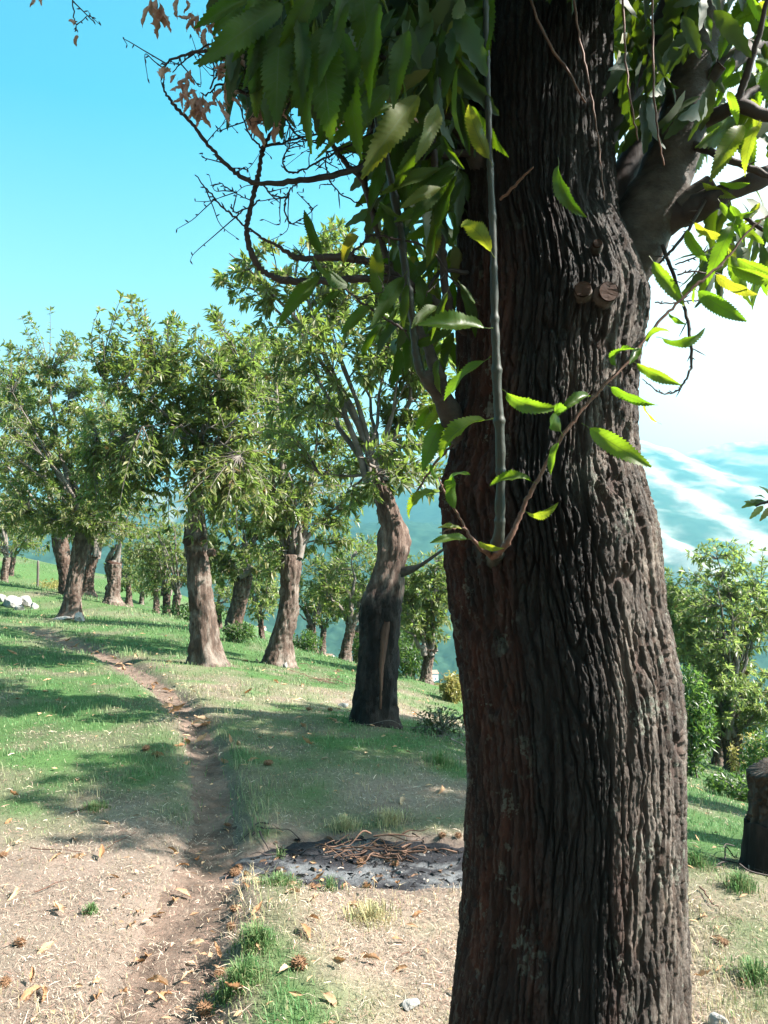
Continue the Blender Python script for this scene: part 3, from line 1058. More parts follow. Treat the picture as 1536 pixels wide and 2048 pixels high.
limb_part('limb', [(1190, 640, 1.84, 50), (1240, 545, 1.83, 60), (1290, 440, 1.80, 62), (1335, 340, 1.78, 55), (1368, 230, 1.76, 47), (1395, 90, 1.76, 42), (1425, -120, 1.8, 36), (1450, -420, 1.9, 28)], 'limb', 28, 10, .10)
limb_part('limb', [(1215, 420, 1.86, 28), (1290, 280, 1.9, 27), (1390, 180, 1.95, 24), (1480, 110, 2.0, 20), (1600, 40, 2.1, 15)], 'branch', 12, 8, .1)
limb_part('limb', [(985, 360, 1.75, 30), (930, 260, 1.68, 26), (860, 165, 1.6, 22), (770, 60, 1.52, 18), (690, -40, 1.45, 14)], 'branch', 12, 8, .1)
limb_part('limb', [(1000, 240, 1.75, 30), (900, 90, 1.72, 24), (800, -60, 1.7, 18), (720, -220, 1.7, 12)], 'branch', 12, 8, .1)
limb_part('limb', [(1140, 420, 1.84, 30), (1215, 260, 1.84, 27), (1310, 80, 1.85, 26), (1350, -40, 1.9, 24), (1360, -250, 2.0, 18)], 'branch', 12, 8, .1)
B = 'branch'
twigs = [
    ('branch', [(1318, 442, 1.80, 40), (1385, 415, 1.745, 31), (1440, 392, 1.71, 22), (1536, 350, 1.7, 19), (1640, 310, 1.7, 14)], B),
    ('branch', [(1345, 268, 1.79, 18), (1440, 226, 1.72, 15), (1480, 212, 1.69, 15), (1536, 232, 1.68, 13), (1640, 250, 1.66, 8)], B),
    ('branch', [(1350, 272, 1.77, 9), (1440, 312, 1.68, 8), (1536, 352, 1.66, 6), (1600, 380, 1.65, 4)], B),
    ('branch', [(1470, 212, 1.69, 9), (1497, 140, 1.66, 7), (1530, 20, 1.62, 5), (1548, -60, 1.6, 3)], B),
    ('branch', [(1470, 212, 1.69, 9), (1510, 180, 1.7, 7), (1580, 160, 1.7, 4)], B),
    ('branch', [(935, 900, 1.78, 27), (905, 835, 1.74, 23), (880, 785, 1.71, 20), (850, 752, 1.68, 15)], 'limb'),
    ('shoot', [(878, 785, 1.71, 15), (850, 756, 1.68, 11), (836, 728, 1.67, 9.5), (827, 660, 1.66, 9), (814, 560, 1.64, 9), (797, 440, 1.62, 8.5), (776, 330, 1.60, 8), (750, 215, 1.58, 7), (735, 120, 1.56, 6), (728, 20, 1.55, 5)], 'shoot'),
    ('shoot', [(890, 800, 1.71, 18), (872, 740, 1.70, 15), (852, 685, 1.70, 11), (824, 635, 1.71, 9.5), (795, 575, 1.73, 9.5), (770, 510, 1.74, 9), (742, 410, 1.74, 8), (729, 362, 1.74, 7), (742, 300, 1.74, 6), (745, 200, 1.74, 4)], 'limb'),
    ('shoot', [(905, 640, 1.72, 10), (893, 590, 1.70, 9.5), (884, 500, 1.68, 9), (875, 400, 1.66, 8), (867, 290, 1.64, 8), (862, 160, 1.62, 7), (860, 40, 1.6, 5)], B),
    ('branch', [(935, 665, 1.76, 11), (890, 625, 1.72, 10), (850, 590, 1.69, 9), (800, 562, 1.66, 8.5), (740, 557, 1.64, 8), (650, 562, 1.6, 7.5), (572, 561, 1.57, 7), (530, 545, 1.56, 6.5), (502, 506, 1.55, 6), (494, 460, 1.54, 5.5), (500, 420, 1.54, 5.2),
                (512, 370, 1.53, 5), (522, 320, 1.52, 4.5), (529, 288, 1.52, 4), (556, 245, 1.51, 3.2), (580, 205, 1.5, 2.4)], B),
    ('branch', [(940, 305, 1.70, 9), (850, 312, 1.66, 8), (762, 320, 1.62, 7.5), (690, 345, 1.58, 6.5), (600, 361, 1.54, 6), (520, 367, 1.5, 5.2), (470, 345, 1.47, 4.5), (430, 305, 1.45, 4), (385, 250, 1.43, 3.6), (350, 212, 1.42, 3.2), (329, 182, 1.42, 2.5), (327, 165, 1.42, 2)], B),
    ('twig', [(860, 165, 1.6, 6), (790, 125, 1.5, 5), (700, 93, 1.42, 4.5), (600, 71, 1.38, 4), (545, 79, 1.36, 3.6), (480, 90, 1.36, 3), (420, 98, 1.36, 2.8), (355, 115, 1.37, 2.5), (326, 136, 1.38, 2.2), (323, 160, 1.38, 1.6)], B),
    ('twig', [(800, 560, 1.68, 9), (765, 532, 1.66, 8), (720, 519, 1.62, 8), (690, 515, 1.6, 7.5), (640, 515, 1.58, 7), (598, 517, 1.56, 6), (560, 495, 1.55, 3.2), (520, 473, 1.53, 2.4), (470, 435, 1.5, 2), (430, 398, 1.48, 1.7), (390, 350, 1.46, 1.2)], B),
    ('twig', [(742, 410, 1.74, 7), (725, 362, 1.72, 6), (690, 325, 1.70, 5), (660, 280, 1.68, 4.5), (640, 240, 1.66, 4), (622, 195, 1.64, 3)], B),
    ('twig', [(692, 515, 1.6, 4), (712, 500, 1.6, 3), (728, 485, 1.6, 3), (735, 470, 1.6, 2)], B),
    ('twig', [(529, 292, 1.52, 3), (570, 284, 1.54, 2.6), (610, 273, 1.56, 2.2), (680, 263, 1.6, 1.8), (740, 252, 1.63, 1.4)], B),
    ('twig', [(525, 298, 1.52, 2.2), (500, 270, 1.5, 1.8), (480, 215, 1.48, 1.6), (470, 170, 1.46, 1.4), (466, 130, 1.44, 1)], B),
    ('twig', [(560, 220, 1.5, 2), (600, 275, 1.54, 1.8), (660, 290, 1.58, 1.6), (730, 308, 1.62, 1.4), (800, 315, 1.65, 1.2)], B),
    ('twig', [(745, 265, 1.64, 2), (690, 295, 1.6, 2.4), (640, 322, 1.57, 2.2), (600, 343, 1.55, 2), (575, 342, 1.54, 1.8), (567, 322, 1.53, 1.6), (578, 295, 1.53, 1.4), (605, 278, 1.53, 1)], B),
    ('twig', [(600, 363, 1.54, 2), (582, 378, 1.54, 1.8), (570, 408, 1.54, 1.8), (577, 445, 1.55, 1.8), (600, 440, 1.55, 1.2), (635, 410, 1.55, 1)], B),
    ('twig', [(660, 320, 1.58, 1.6), (652, 300, 1.58, 1.6), (655, 350, 1.6, 1.6), (680, 385, 1.62, 1.6), (725, 412, 1.66, 1.4)], B),
    ('twig', [(575, 195, 1.48, 4.5), (540, 194, 1.45, 4), (515, 197, 1.42, 3.2), (490, 185, 1.41, 2.8), (440, 170, 1.4, 2.4), (420, 185, 1.4, 1.6), (405, 192, 1.4, 1.2)], B),
    ('twig', [(515, 196, 1.42, 3), (495, 178, 1.41, 2.6), (490, 162, 1.4, 2.2), (508, 148, 1.4, 1.8), (530, 142, 1.4, 1.2)], B),
    ('twig', [(420, 178, 1.4, 2), (435, 140, 1.38, 1.8), (450, 105, 1.37, 1.6), (455, 60, 1.36, 1.3)], B),
    ('twig', [(345, 145, 1.38, 1.2), (380, 112, 1.37, 1.6), (420, 88, 1.36, 2), (460, 62, 1.34, 2), (480, 30, 1.32, 1.6)], B),
    ('twig', [(520, 400, 1.54, 2), (490, 418, 1.53, 1.6), (468, 425, 1.52, 1.4), (463, 410, 1.52, 1)], B),
    ('twig', [(524, 368, 1.5, 2), (545, 392, 1.5, 1.6), (575, 395, 1.5, 1.2), (520, 402, 1.5, 1)], B),
    ('twig', [(500, 400, 1.54, 1.3), (470, 385, 1.52, 1.2), (438, 365, 1.5, 1)], B),
    ('twig', [(145, -30, 1.5, 1.4), (147, 30, 1.5, 1.3), (152, 50, 1.5, 1.1), (155, 64, 1.5, 1)], B),
    ('twig', [(690, 575, 1.55, 2), (730, 610, 1.58, 2.6), (775, 640, 1.62, 3), (812, 662, 1.66, 3.4)], B),
    ('twig', [(740, 470, 1.6, 2), (800, 480, 1.62, 2.4), (860, 500, 1.64, 2.4), (905, 560, 1.66, 2), (960, 610, 1.66, 1.4)], B),
    ('twig', [(850, 590, 1.69, 4), (880, 545, 1.7, 4), (935, 545, 1.72, 5)], B),
    ('shoot', [(988, 1122, 1.64, 20), (993, 1092, 1.565, 15), (999, 1060, 1.535, 12), (1000, 1010, 1.525, 11.5), (1001, 900, 1.505, 11), (995, 780, 1.49, 10), (990, 650, 1.48, 9), (987, 500, 1.47, 8), (981, 350, 1.46, 7.5), (976, 200, 1.45, 7), (972, 50, 1.44, 6.5), (970, -80, 1.43, 6)], 'shoot'),
    ('twig', [(984, 1114, 1.58, 7), (1012, 1090, 1.51, 6), (1038, 1035, 1.5, 5), (1075, 960, 1.49, 4.4), (1130, 865, 1.48, 4), (1190, 790, 1.48, 3.6), (1250, 730, 1.49, 3.4), (1310, 652, 1.5, 3), (1380, 582, 1.5, 3), (1440, 530, 1.5, 2.6), (1500, 460, 1.5, 2.2), (1545, 425, 1.5, 1.6)], 'twig'),
    ('twig', [(984, 1114, 1.58, 6), (955, 1090, 1.52, 4.5), (930, 1055, 1.51, 3), (908, 1015, 1.5, 2.6), (888, 980, 1.5, 2.2), (878, 955, 1.5, 1.4)], 'twig'),
    ('twig', [(930, 1055, 1.51, 2), (905, 1058, 1.5, 1.6), (880, 1066, 1.49, 1.2)], 'twig'),
    ('twig', [(1325, 490, 1.75, 4.5), (1348, 555, 1.74, 4), (1370, 620, 1.73, 3.6), (1382, 690, 1.72, 3.2), (1381, 735, 1.72, 2.6), (1364, 772, 1.72, 2.2), (1342, 786, 1.72, 1.8), (1318, 784, 1.72, 1.4), (1285, 758, 1.72, 1)], B),
    ('twig', [(1410, 400, 1.7, 4), (1370, 468, 1.7, 3.6), (1335, 510, 1.7, 3), (1315, 530, 1.7, 2)], B),
    ('twig', [(1350, 530, 1.72, 1.5), (1400, 510, 1.7, 1.8), (1450, 480, 1.7, 1.6)], B),
    ('twig', [(1355, 550, 1.7, 2), (1385, 542, 1.7, 2), (1420, 548, 1.7, 2), (1445, 530, 1.7, 2)], B),
    ('twig', [(1310, 605, 1.7, 1.5), (1350, 606, 1.7, 1.5), (1400, 600, 1.7, 1.5)], B),
    ('twig', [(1484, 430, 1.66, 4), (1510, 448, 1.66, 5), (1560, 480, 1.66, 5)], B),
    ('twig', [(1144, -30, 1.5, 2.4), (1160, 80, 1.5, 2.6), (1176, 160, 1.5, 2.4), (1190, 230, 1.5, 2), (1200, 320, 1.5, 1.6), (1209, 400, 1.5, 1.2)], 'twig'),
    ('twig', [(1050, -20, 1.5, 3), (1100, 90, 1.51, 3), (1140, 150, 1.52, 2.6), (1170, 205, 1.53, 2)], 'twig'),
    ('twig', [(1246, -20, 1.5, 2.4), (1252, 120, 1.5, 2.2), (1262, 210, 1.5, 2), (1276, 280, 1.52, 1.6)], 'twig'),
    ('twig', [(1305, -20, 1.5, 2.2), (1307, 150, 1.5, 2.2), (1314, 260, 1.5, 2), (1328, 330, 1.52, 1.6)], 'twig'),
    ('twig', [(1000, 400, 1.52, 3), (1035, 366, 1.5, 3), (1066, 335, 1.48, 2)], 'twig'),
    ('twig', [(905, 890, 1.74, 3), (870, 925, 1.72, 2.6), (830, 990, 1.7, 2)], 'twig'),
]
for nm, ptsx, mt in twigs:
    limb_part(nm, ptsx, mt, 10 if ptsx[0][3] > 6 else 5, 10 if ptsx[0][3] > 6 else 6, .22 if ptsx[0][3] > 6 else .12)


# buds and short spurs along the bare twigs, one joined part
def buds():
    acc = Acc()
    P0, P1 = [], []
    for nm, ptsx, mt in twigs:
        if mt != B or ptsx[0][3] > 9.5:
            continue
        s = spline(pl(ptsx), 10)
        for k in range(3, len(s) - 1, 2):
            if rng.random() < .7:
                d = rng.normal(size=3)
                t = s[k + 1, :3] - s[k, :3]
                t = t / (np.linalg.norm(t) + 1e-9)
                d = d - t * (d @ t)
                d = d / np.linalg.norm(d) + t * .8
                L = rng.uniform(.003, .008) if rng.random() < .85 else rng.uniform(.012, .03)
                P0.append(s[k, :3])
                P1.append(s[k, :3] + d * L)
    P0, P1 = np.array(P0), np.array(P1)
    md = (P0 + P1) / 2
    V, Q, T = tubes(np.stack([P0, md, P1], 1), np.tile([.0009, .0015, .0005], (len(P0), 1)), 4)
    link('buds', mesh_np('buds', V - TRB, Q, T, M[B], True), near, kind='stuff')


def fine_twigs():
    r = np.random.default_rng(181)
    acc = Acc()
    for nm, ptsx, mt in twigs:
        if mt != B or ptsx[0][3] > 9.6 or ptsx[0][0] > 1000:
            continue
        sp = spline(pl(ptsx), 8)
        for k in range(4, len(sp) - 2):
            if r.random() > .11:
                continue
            t = sp[k + 1, :3] - sp[k, :3]
            t /= np.linalg.norm(t) + 1e-9
            d = r.normal(size=3) * np.array([1, .55, 1])
            d -= t * (d @ t) * .5
            d /= np.linalg.norm(d)
            Ln = r.uniform(.03, .13)
            p = sp[k, :3]
            b1, b2 = r.normal(size=3) * Ln * .16, r.normal(size=3) * Ln * .25
            c = spline(np.array([p, p + d * Ln * .35 + b1 * .5, p + d * Ln * .7 + b1, p + d * Ln + b2]), 4)
            V, Q, T = tubes(c[None], np.linspace(.0013, .0005, len(c))[None], 4)
            acc.add(V, Q, T)
            for q in range(3, len(c), 3):
                dd = r.normal(size=3)
                dd /= np.linalg.norm(dd)
                V, Q, T = tubes(np.array([[c[q], c[q] + dd * .004, c[q] + dd * .008]]), np.array([[.0008, .0015, .0004]]), 4)
                acc.add(V, Q, T)
    link('twigs', acc.mesh('twigs', M[B], TRB), near, kind='stuff')


fine_twigs()
buds()


def stub(px, py, Y, r, d, parent=near, base=TRB, mat='bark', L=.05):
    p = pt(px, py, Y)
    d = np.asarray(d, float)
    d = d / np.linalg.norm(d)
    rr = r * Y / FPX
    n = 14
    P = np.array([p - d * .05, p, p + d * L * .6, p + d * L])
    V, Q, _ = tubes(P[None], np.array([[rr * 1.3, rr * 1.2, rr * 1.05, rr]]), n, (.1, .2, .97), cap=False)
    V = V * 1.0 + 0.0025 * fbm(V[:, 0:1] * 40, V[:, 1:2] * 40, V[:, 2:3] * 40, 2)
    o = link('pruned_stub', mesh_np('pruned_stub', V - base, Q, None, M[mat], True), parent)
    e_ = p + d * L
    P2 = np.array([e_ - d * .004, e_ + d * .002, e_ + d * .001, e_ - d * .012, e_ - d * .014])
    V, Q, T = tubes(P2[None], np.array([[rr * .98, rr * .92, rr * .55, rr * .45, rr * .1]]), n, (.1, .2, .97))
    link('sawn_face', mesh_np('sawn_face', V + .0015 * fbm(V[:, 0:1] * 90, V[:, 1:2] * 90, V[:, 2:3] * 90, 2) - base, Q, T, M['cut'], False), o)


stub(1166, 590, 1.60, 17, (-.25, -1, .1), L=.03)
stub(1206, 594, 1.60, 21, (.1, -1, .05), L=.03)
stub(1193, 494, 1.60, 10, (-.1, -1, .1), L=.015)
stub(1428, 148, 1.72, 12, (.5, -.6, .5), mat='limb', L=.02)
stub(1398, 385, 1.74, 18, (.8, -.3, .6), mat='limb', L=.03)

# leaves traced one by one: base px, tip px, depth at base, depth at tip, roll (deg), curl kind
LV = [(985, 332, 918, 212, 1.45, 1.38, 20), (990, 516, 925, 393, 1.46, 1.38, -20), (986, 656, 862, 626, 1.47, 1.40, 55), (982, 712, 872, 768, 1.47, 1.5, 60), (987, 836, 858, 842, 1.48, 1.45, 65, 1),
      (1003, 778, 1062, 845, 1.48, 1.40, 50, 3), (1073, 966, 1000, 924, 1.48, 1.45, 60, 1), (1125, 872, 1065, 782, 1.47, 1.38, 25), (1186, 792, 1138, 778, 1.47, 1.40, 70, 3), (1163, 846, 1278, 928, 1.47, 1.40, 10),
      (1210, 768, 1287, 822, 1.48, 1.42, 25), (1262, 722, 1342, 772, 1.49, 1.44, 30), (1232, 738, 1207, 676, 1.49, 1.42, 50, 5), (1290, 692, 1312, 632, 1.49, 1.45, 60, 5), (1312, 674, 1404, 710, 1.49, 1.46, 55, 1),
      (1120, 876, 1088, 932, 1.47, 1.45, 50), (1046, 1022, 1100, 1052, 1.49, 1.44, 80, 3), (1284, 692, 1262, 716, 1.49, 1.46, 30), (912, 1026, 886, 948, 1.5, 1.46, 30), (884, 978, 912, 918, 1.5, 1.46, 65), (884, 982, 788, 988, 1.5, 1.52, 60, 1),
      (944, 1078, 876, 1064, 1.5, 1.46, 55), (950, 1082, 988, 1108, 1.5, 1.46, 40), (930, 1058, 884, 1046, 1.5, 1.48, 70), (880, 962, 850, 932, 1.5, 1.48, 45), (1116, 315, 1104, 425, 1.48, 1.45, 55, 5),
      (1298, 512, 1352, 600, 1.64, 1.6, 15), (1368, 452, 1392, 520, 1.66, 1.64, 40), (1472, 436, 1420, 532, 1.6, 1.56, 10, 4), (1462, 512, 1545, 560, 1.6, 1.56, 30), (1383, 574, 1472, 642, 1.6, 1.55, 15), (1420, 542, 1500, 608, 1.62, 1.58, 25),
      (1450, 530, 1540, 572, 1.6, 1.55, 40), (1436, 398, 1464, 446, 1.66, 1.64, 20), (1462, 424, 1512, 442, 1.66, 1.64, 40, 3), (1396, 362, 1460, 400, 1.7, 1.68, 30), (1430, 364, 1482, 384, 1.7, 1.66, 60), (1286, 798, 1291, 854, 1.66, 1.64, 70),
      (1332, 622, 1362, 652, 1.64, 1.62, 60), (1496, 236, 1430, 318, 1.64, 1.6, 25, 4), (1520, 240, 1476, 304, 1.64, 1.6, 40), (1540, 420, 1530, 480, 1.64, 1.62, 40), (1380, 440, 1430, 490, 1.66, 1.64, 60), (1400, 560, 1370, 600, 1.66, 1.66, 60),
      (648, 518, 605, 428, 1.56, 1.5, 25), (684, 540, 702, 436, 1.56, 1.5, 20), (756, 612, 748, 484, 1.58, 1.52, 15), (714, 580, 598, 540, 1.56, 1.5, 35, 1), (650, 540, 562, 620, 1.55, 1.5, 30), (692, 574, 624, 612, 1.56, 1.54, 30), (748, 604, 686, 656, 1.58, 1.56, 30),
      (776, 640, 712, 694, 1.6, 1.58, 30), (816, 556, 798, 644, 1.62, 1.6, 35), (752, 398, 788, 436, 1.6, 1.56, 30), (800, 610, 770, 650, 1.64, 1.62, 30),
      (588, -8, 424, 92, 1.22, 1.15, 20, 4), (524, -22, 404, 34, 1.25, 1.2, 30), (524, 34, 498, 172, 1.22, 1.18, 15), (562, 26, 545, 196, 1.22, 1.16, 15, 4), (604, 16, 602, 214, 1.22, 1.14, 12), (642, 24, 650, 220, 1.22, 1.15, 10, 4), (684, 34, 690, 232, 1.24, 1.17, 15),
      (722, 76, 655, 234, 1.25, 1.2, 25), (764, 126, 636, 228, 1.28, 1.22, 25), (794, 156, 690, 252, 1.3, 1.25, 20, 4), (804, 196, 650, 272, 1.32, 1.26, 25), (852, 168, 738, 306, 1.34, 1.28, 20), (560, 96, 494, 148, 1.25, 1.22, 20), (524, 96, 506, 206, 1.25, 1.22, 20),
      (640, -40, 560, 80, 1.2, 1.16, 15), (700, -30, 640, 120, 1.2, 1.15, 20), (760, -20, 730, 150, 1.22, 1.18, 15), (820, 40, 780, 170, 1.28, 1.24, 25), (760, 60, 700, 170, 1.3, 1.26, 20), (700, 120, 640, 210, 1.32, 1.3, 20), (880, 250, 790, 330, 1.5, 1.45, 25),
      (925, 300, 830, 420, 1.55, 1.5, 20, 4), (920, 330, 850, 470, 1.56, 1.52, 30), (900, 330, 775, 365, 1.54, 1.5, 30), (875, 330, 815, 385, 1.56, 1.54, 20), (905, 400, 800, 430, 1.58, 1.55, 35), (880, 260, 900, 330, 1.5, 1.48, 30), (930, 200, 985, 300, 1.5, 1.44, 35)]
leaf_count = 0


def near_leaf(bx, by, tx, ty, Yb, Yt, roll, kind=None, me=None, name='leaf', k=1.0):
    global leaf_count
    a, b = pt(bx, by, Yb), pt(tx, ty, Yt)
    d = b - a
    L = np.linalg.norm(d)
    tocam = CAM - (a + b) / 2
    tocam /= np.linalg.norm(tocam)
    dn = d / L
    n0 = tocam - dn * (tocam @ dn)
    if np.linalg.norm(n0) < .2:
        n0 = np.array([0, 0, 1.0])
    if n0[2] < 0 and abs(n0[2]) > .35:
        n0 = -n0
    q = Matrix.Rotation(R(roll), 3, Vector(dn))
    n1 = np.array(q @ Vector(n0))
    if me is None:
        me = LEAF[kind] if kind is not None else LEAF[leaf_count % 6]
    m4 = frame(dn, n1, L * .98 * k, a - TRB, (.66 + .36 * random.random()) if (me in SUNLIT_LEAF or name != 'leaf') else (.52 + .30 * random.random()))
    put(name, me, m4, near)
    leaf_count += 1


for k, e in enumerate(LV):
    kind = e[7] if len(e) > 7 else None
    near_leaf(*e[:7], kind, SUNLIT_LEAF[(3 if kind in (1, 3, 5) else k % 3)] if k < 44 else None)


def leaf_zone(n, poly, Y0, Y1, Lm, ang, spread, seed, big=None):
    """n leaves whose bases lie in a region of the crown at true depth"""
    r = np.random.default_rng(seed)
    x0, y0, x1, y1 = poly
    for _ in range(n):
        bx, by = r.uniform(x0, x1), r.uniform(y0, y1)
        Yb = r.uniform(Y0, Y1)
        L = r.uniform(.75, 1.2) * Lm * FPX / Yb
        a = R(ang + r.normal() * spread)
        fs = r.uniform(.55, 1)
        tx, ty = bx + math.sin(a) * L * fs, by + math.cos(a) * L * fs
        near_leaf(bx, by, tx, ty, Yb, Yb + r.uniform(-.08, .05), r.uniform(-50, 50), None, SUNLIT_LEAF[int(r.integers(3))] if x0 > 1300 or (y0 > 630 and x0 < 900) else None)


leaf_zone(34, (500, -120, 760, 60), 1.2, 1.5, .125, -15, 30, 1)
leaf_zone(24, (700, 20, 900, 200), 1.35, 1.65, .115, -25, 38, 2)
leaf_zone(24, (770, 180, 925, 420), 1.5, 1.75, .13, -25, 40, 3)
leaf_zone(20, (780, 420, 925, 660), 1.6, 1.85, .11, -20, 50, 4)
leaf_zone(9, (860, 780, 915, 860), 1.75, 1.95, .10, -50, 40, 5)
leaf_zone(6, (870, 640, 930, 720), 1.65, 1.8, .11, -50, 30, 6)
leaf_zone(30, (1400, -60, 1560, 250), 1.55, 2.0, .12, 10, 45, 7)
leaf_zone(10, (1240, -40, 1400, 120), 1.95, 2.3, .12, 0, 50, 8)
leaf_zone(10, (1200, 60, 1330, 300), 2.0, 2.4, .11, 0, 60, 9)
leaf_zone(8, (1420, 380, 1560, 520), 1.6, 1.9, .11, 20, 50, 10)
leaf_zone(8, (860, -80, 1000, 40), 1.45, 1.6, .12, -10, 40, 12)


def foliage_mass():
    """the many leaves further back in the near tree, one part"""
    r = np.random.default_rng(171)
    P, D, L = [], [], []
    for n, (x0, y0, x1, y1), Y0, Y1, Lm in [(520, (470, -160, 930, 150), 1.35, 1.9, .12), (190, (760, 120, 940, 420), 1.6, 2.1, .11), (60, (1250, -120, 1430, 210), 1.6, 1.72, .11), (170, (1230, -140, 1420, 300), 2.05, 2.7, .13), (120, (1390, -160, 1640, 260), 1.75, 2.4, .13), (40, (1040, -260, 1250, -120), 1.4, 1.55, .13),
                                            (60, (780, 430, 930, 700), 1.75, 2.1, .11), (60, (1400, 380, 1640, 540), 1.7, 2.3, .11)]:
        for _ in range(n):
            Yb = r.uniform(Y0, Y1)
            P.append(pt(r.uniform(x0, x1), r.uniform(y0, y1), Yb))
            D.append([r.normal() * .55 - .15, r.normal() * .5, -1 + r.normal() * .5])
            L.append(Lm * r.uniform(.7, 1.15))
    P, D, L = np.array(P), np.array(D), np.array(L)
    n = len(P)
    nr = np.array([0, -.8, .45]) + r.normal(size=(n, 3)) * .55
    V, Q, A = [], [], []
    src = [LEAF_LOW[k] for k in range(3)]
    D /= np.linalg.norm(D, axis=1)[:, None]
    X = np.cross(D, nr)
    X /= np.linalg.norm(X, axis=1)[:, None]
    Zv = np.cross(X, D)
    off = 0
    for i in range(n):
        v, q = src[i % 3]
        w_ = r.uniform(.65, 1)
        V.append(P[i] + (v[:, :1] * X[i] * w_ + v[:, 1:2] * D[i] + v[:, 2:] * Zv[i]) * L[i])
        Q.append(q + off)
        off += len(v)
    V, Q = np.concatenate(V), np.concatenate(Q)
    me = mesh_np('foliage', V - TRB, Q, None, M['leaf_mass'], True, fattr={'rnd': np.repeat(r.random(n), len(src[0][0]))})
    link('foliage', me, near, kind='stuff')


def low_leaf(fold, droop, seed, rows=13):
    t = np.linspace(0, 1, rows)
    wv = .17 * np.where((t > 0) & (t < 1), np.abs(np.sin(np.pi * t ** .8)) ** .75, 0)
    e = wv * np.where(np.arange(rows) % 2, 1.1, .88)
    x = np.stack([-e, 0 * e, e], 1)
    y = np.repeat(t[:, None], 3, 1) + np.where(np.arange(rows) % 2, .03, 0)[:, None] * np.array([1, 0, 1])
    z = fold * np.abs(x) - droop * y ** 2 * .5 + .02 * np.sin(8 * y + seed) * np.abs(x) / .17
    return np.stack([x, y, z], -1).reshape(-1, 3), grid_quads(3, rows)


LEAF_LOW = [low_leaf(.3, .5, 1), low_leaf(.15, .9, 2), low_leaf(.5, .3, 3)]
M['leaf_mass'] = m_leaf_far('shaded_chestnut_leaf', [(0, (0.009, 0.022, 0.007)), (0.55, (0.016, 0.034, 0.010)), (0.9, (0.028, 0.046, 0.013)), (1, (0.08, 0.075, 0.018))], (0.28, 0.48, 0.012), .14, rough=.65)
foliage_mass()
DV = [(310, -10, 318, 50), (318, -5, 332, 70), (300, -8, 303, 35), (355, -12, 356, 34), (372, -5, 378, 22), (385, 22, 388, 60), (395, 24, 402, 62), (405, 20, 415, 66), (412, 50, 408, 92), (400, 30, 380, 55), (470, 95, 460, 128), (478, 98, 482, 125), (465, 100, 468, 150),
      (435, 125, 430, 145), (352, 145, 346, 168), (380, 135, 382, 165), (376, 140, 366, 166), (365, 170, 345, 172), (365, 182, 368, 212), (362, 180, 358, 205), (395, 178, 378, 195), (398, 185, 412, 240), (392, 190, 398, 238), (388, 190, 374, 230), (404, 195, 418, 215), (405, 185, 408, 225),
      (448, 175, 455, 212), (455, 160, 452, 185), (462, 185, 470, 215), (445, 172, 425, 205), (515, 200, 490, 248), (520, 202, 506, 282), (525, 205, 535, 248), (532, 208, 560, 272), (545, 208, 566, 242), (540, 200, 552, 225), (538, 170, 545, 195), (555, 175, 552, 200),
      (155, 66, 152, 94), (152, 42, 140, 50), (64, -20, 66, 10), (80, -15, 88, 10), (700, 225, 675, 265), (330, 160, 318, 140), (455, 145, 440, 165), (420, 20, 425, 45), (690, 185, 680, 240), (810, 210, 840, 240)]
_rd = np.random.default_rng(201)
for cx_, cy_, n_ in ((322, 8, 3), (400, 28, 4), (410, 52, 3), (468, 108, 5), (384, 178, 4), (402, 200, 4), (455, 182, 3), (440, 200, 3), (522, 212, 5), (545, 212, 4), (545, 178, 3), (368, 150, 3)):
    for _ in range(n_):
        L_ = _rd.uniform(20, 50)
        a_ = _rd.normal() * .55
        bx_, by_ = cx_ + _rd.normal() * 9, cy_ + _rd.normal() * 7
        DV.append((bx_, by_, bx_ + math.sin(a_) * L_, by_ + math.cos(a_) * L_))
for i, e in enumerate(DV):
    Yd = 1.36 if e[0] < 500 else 1.46
    near_leaf(*e, Yd, Yd + .02, random.uniform(-70, 70), me=DRY[i % 3], name='dried_leaf', k=1.05)


# ------------------------------------------------------------------ crowns
def bez(a, b, c, n):
    t = np.linspace(0, 1, n)[None, :, None]
    return (1 - t) ** 2 * a[:, None] + 2 * t * (1 - t) * b[:, None] + t ** 2 * c[:, None]


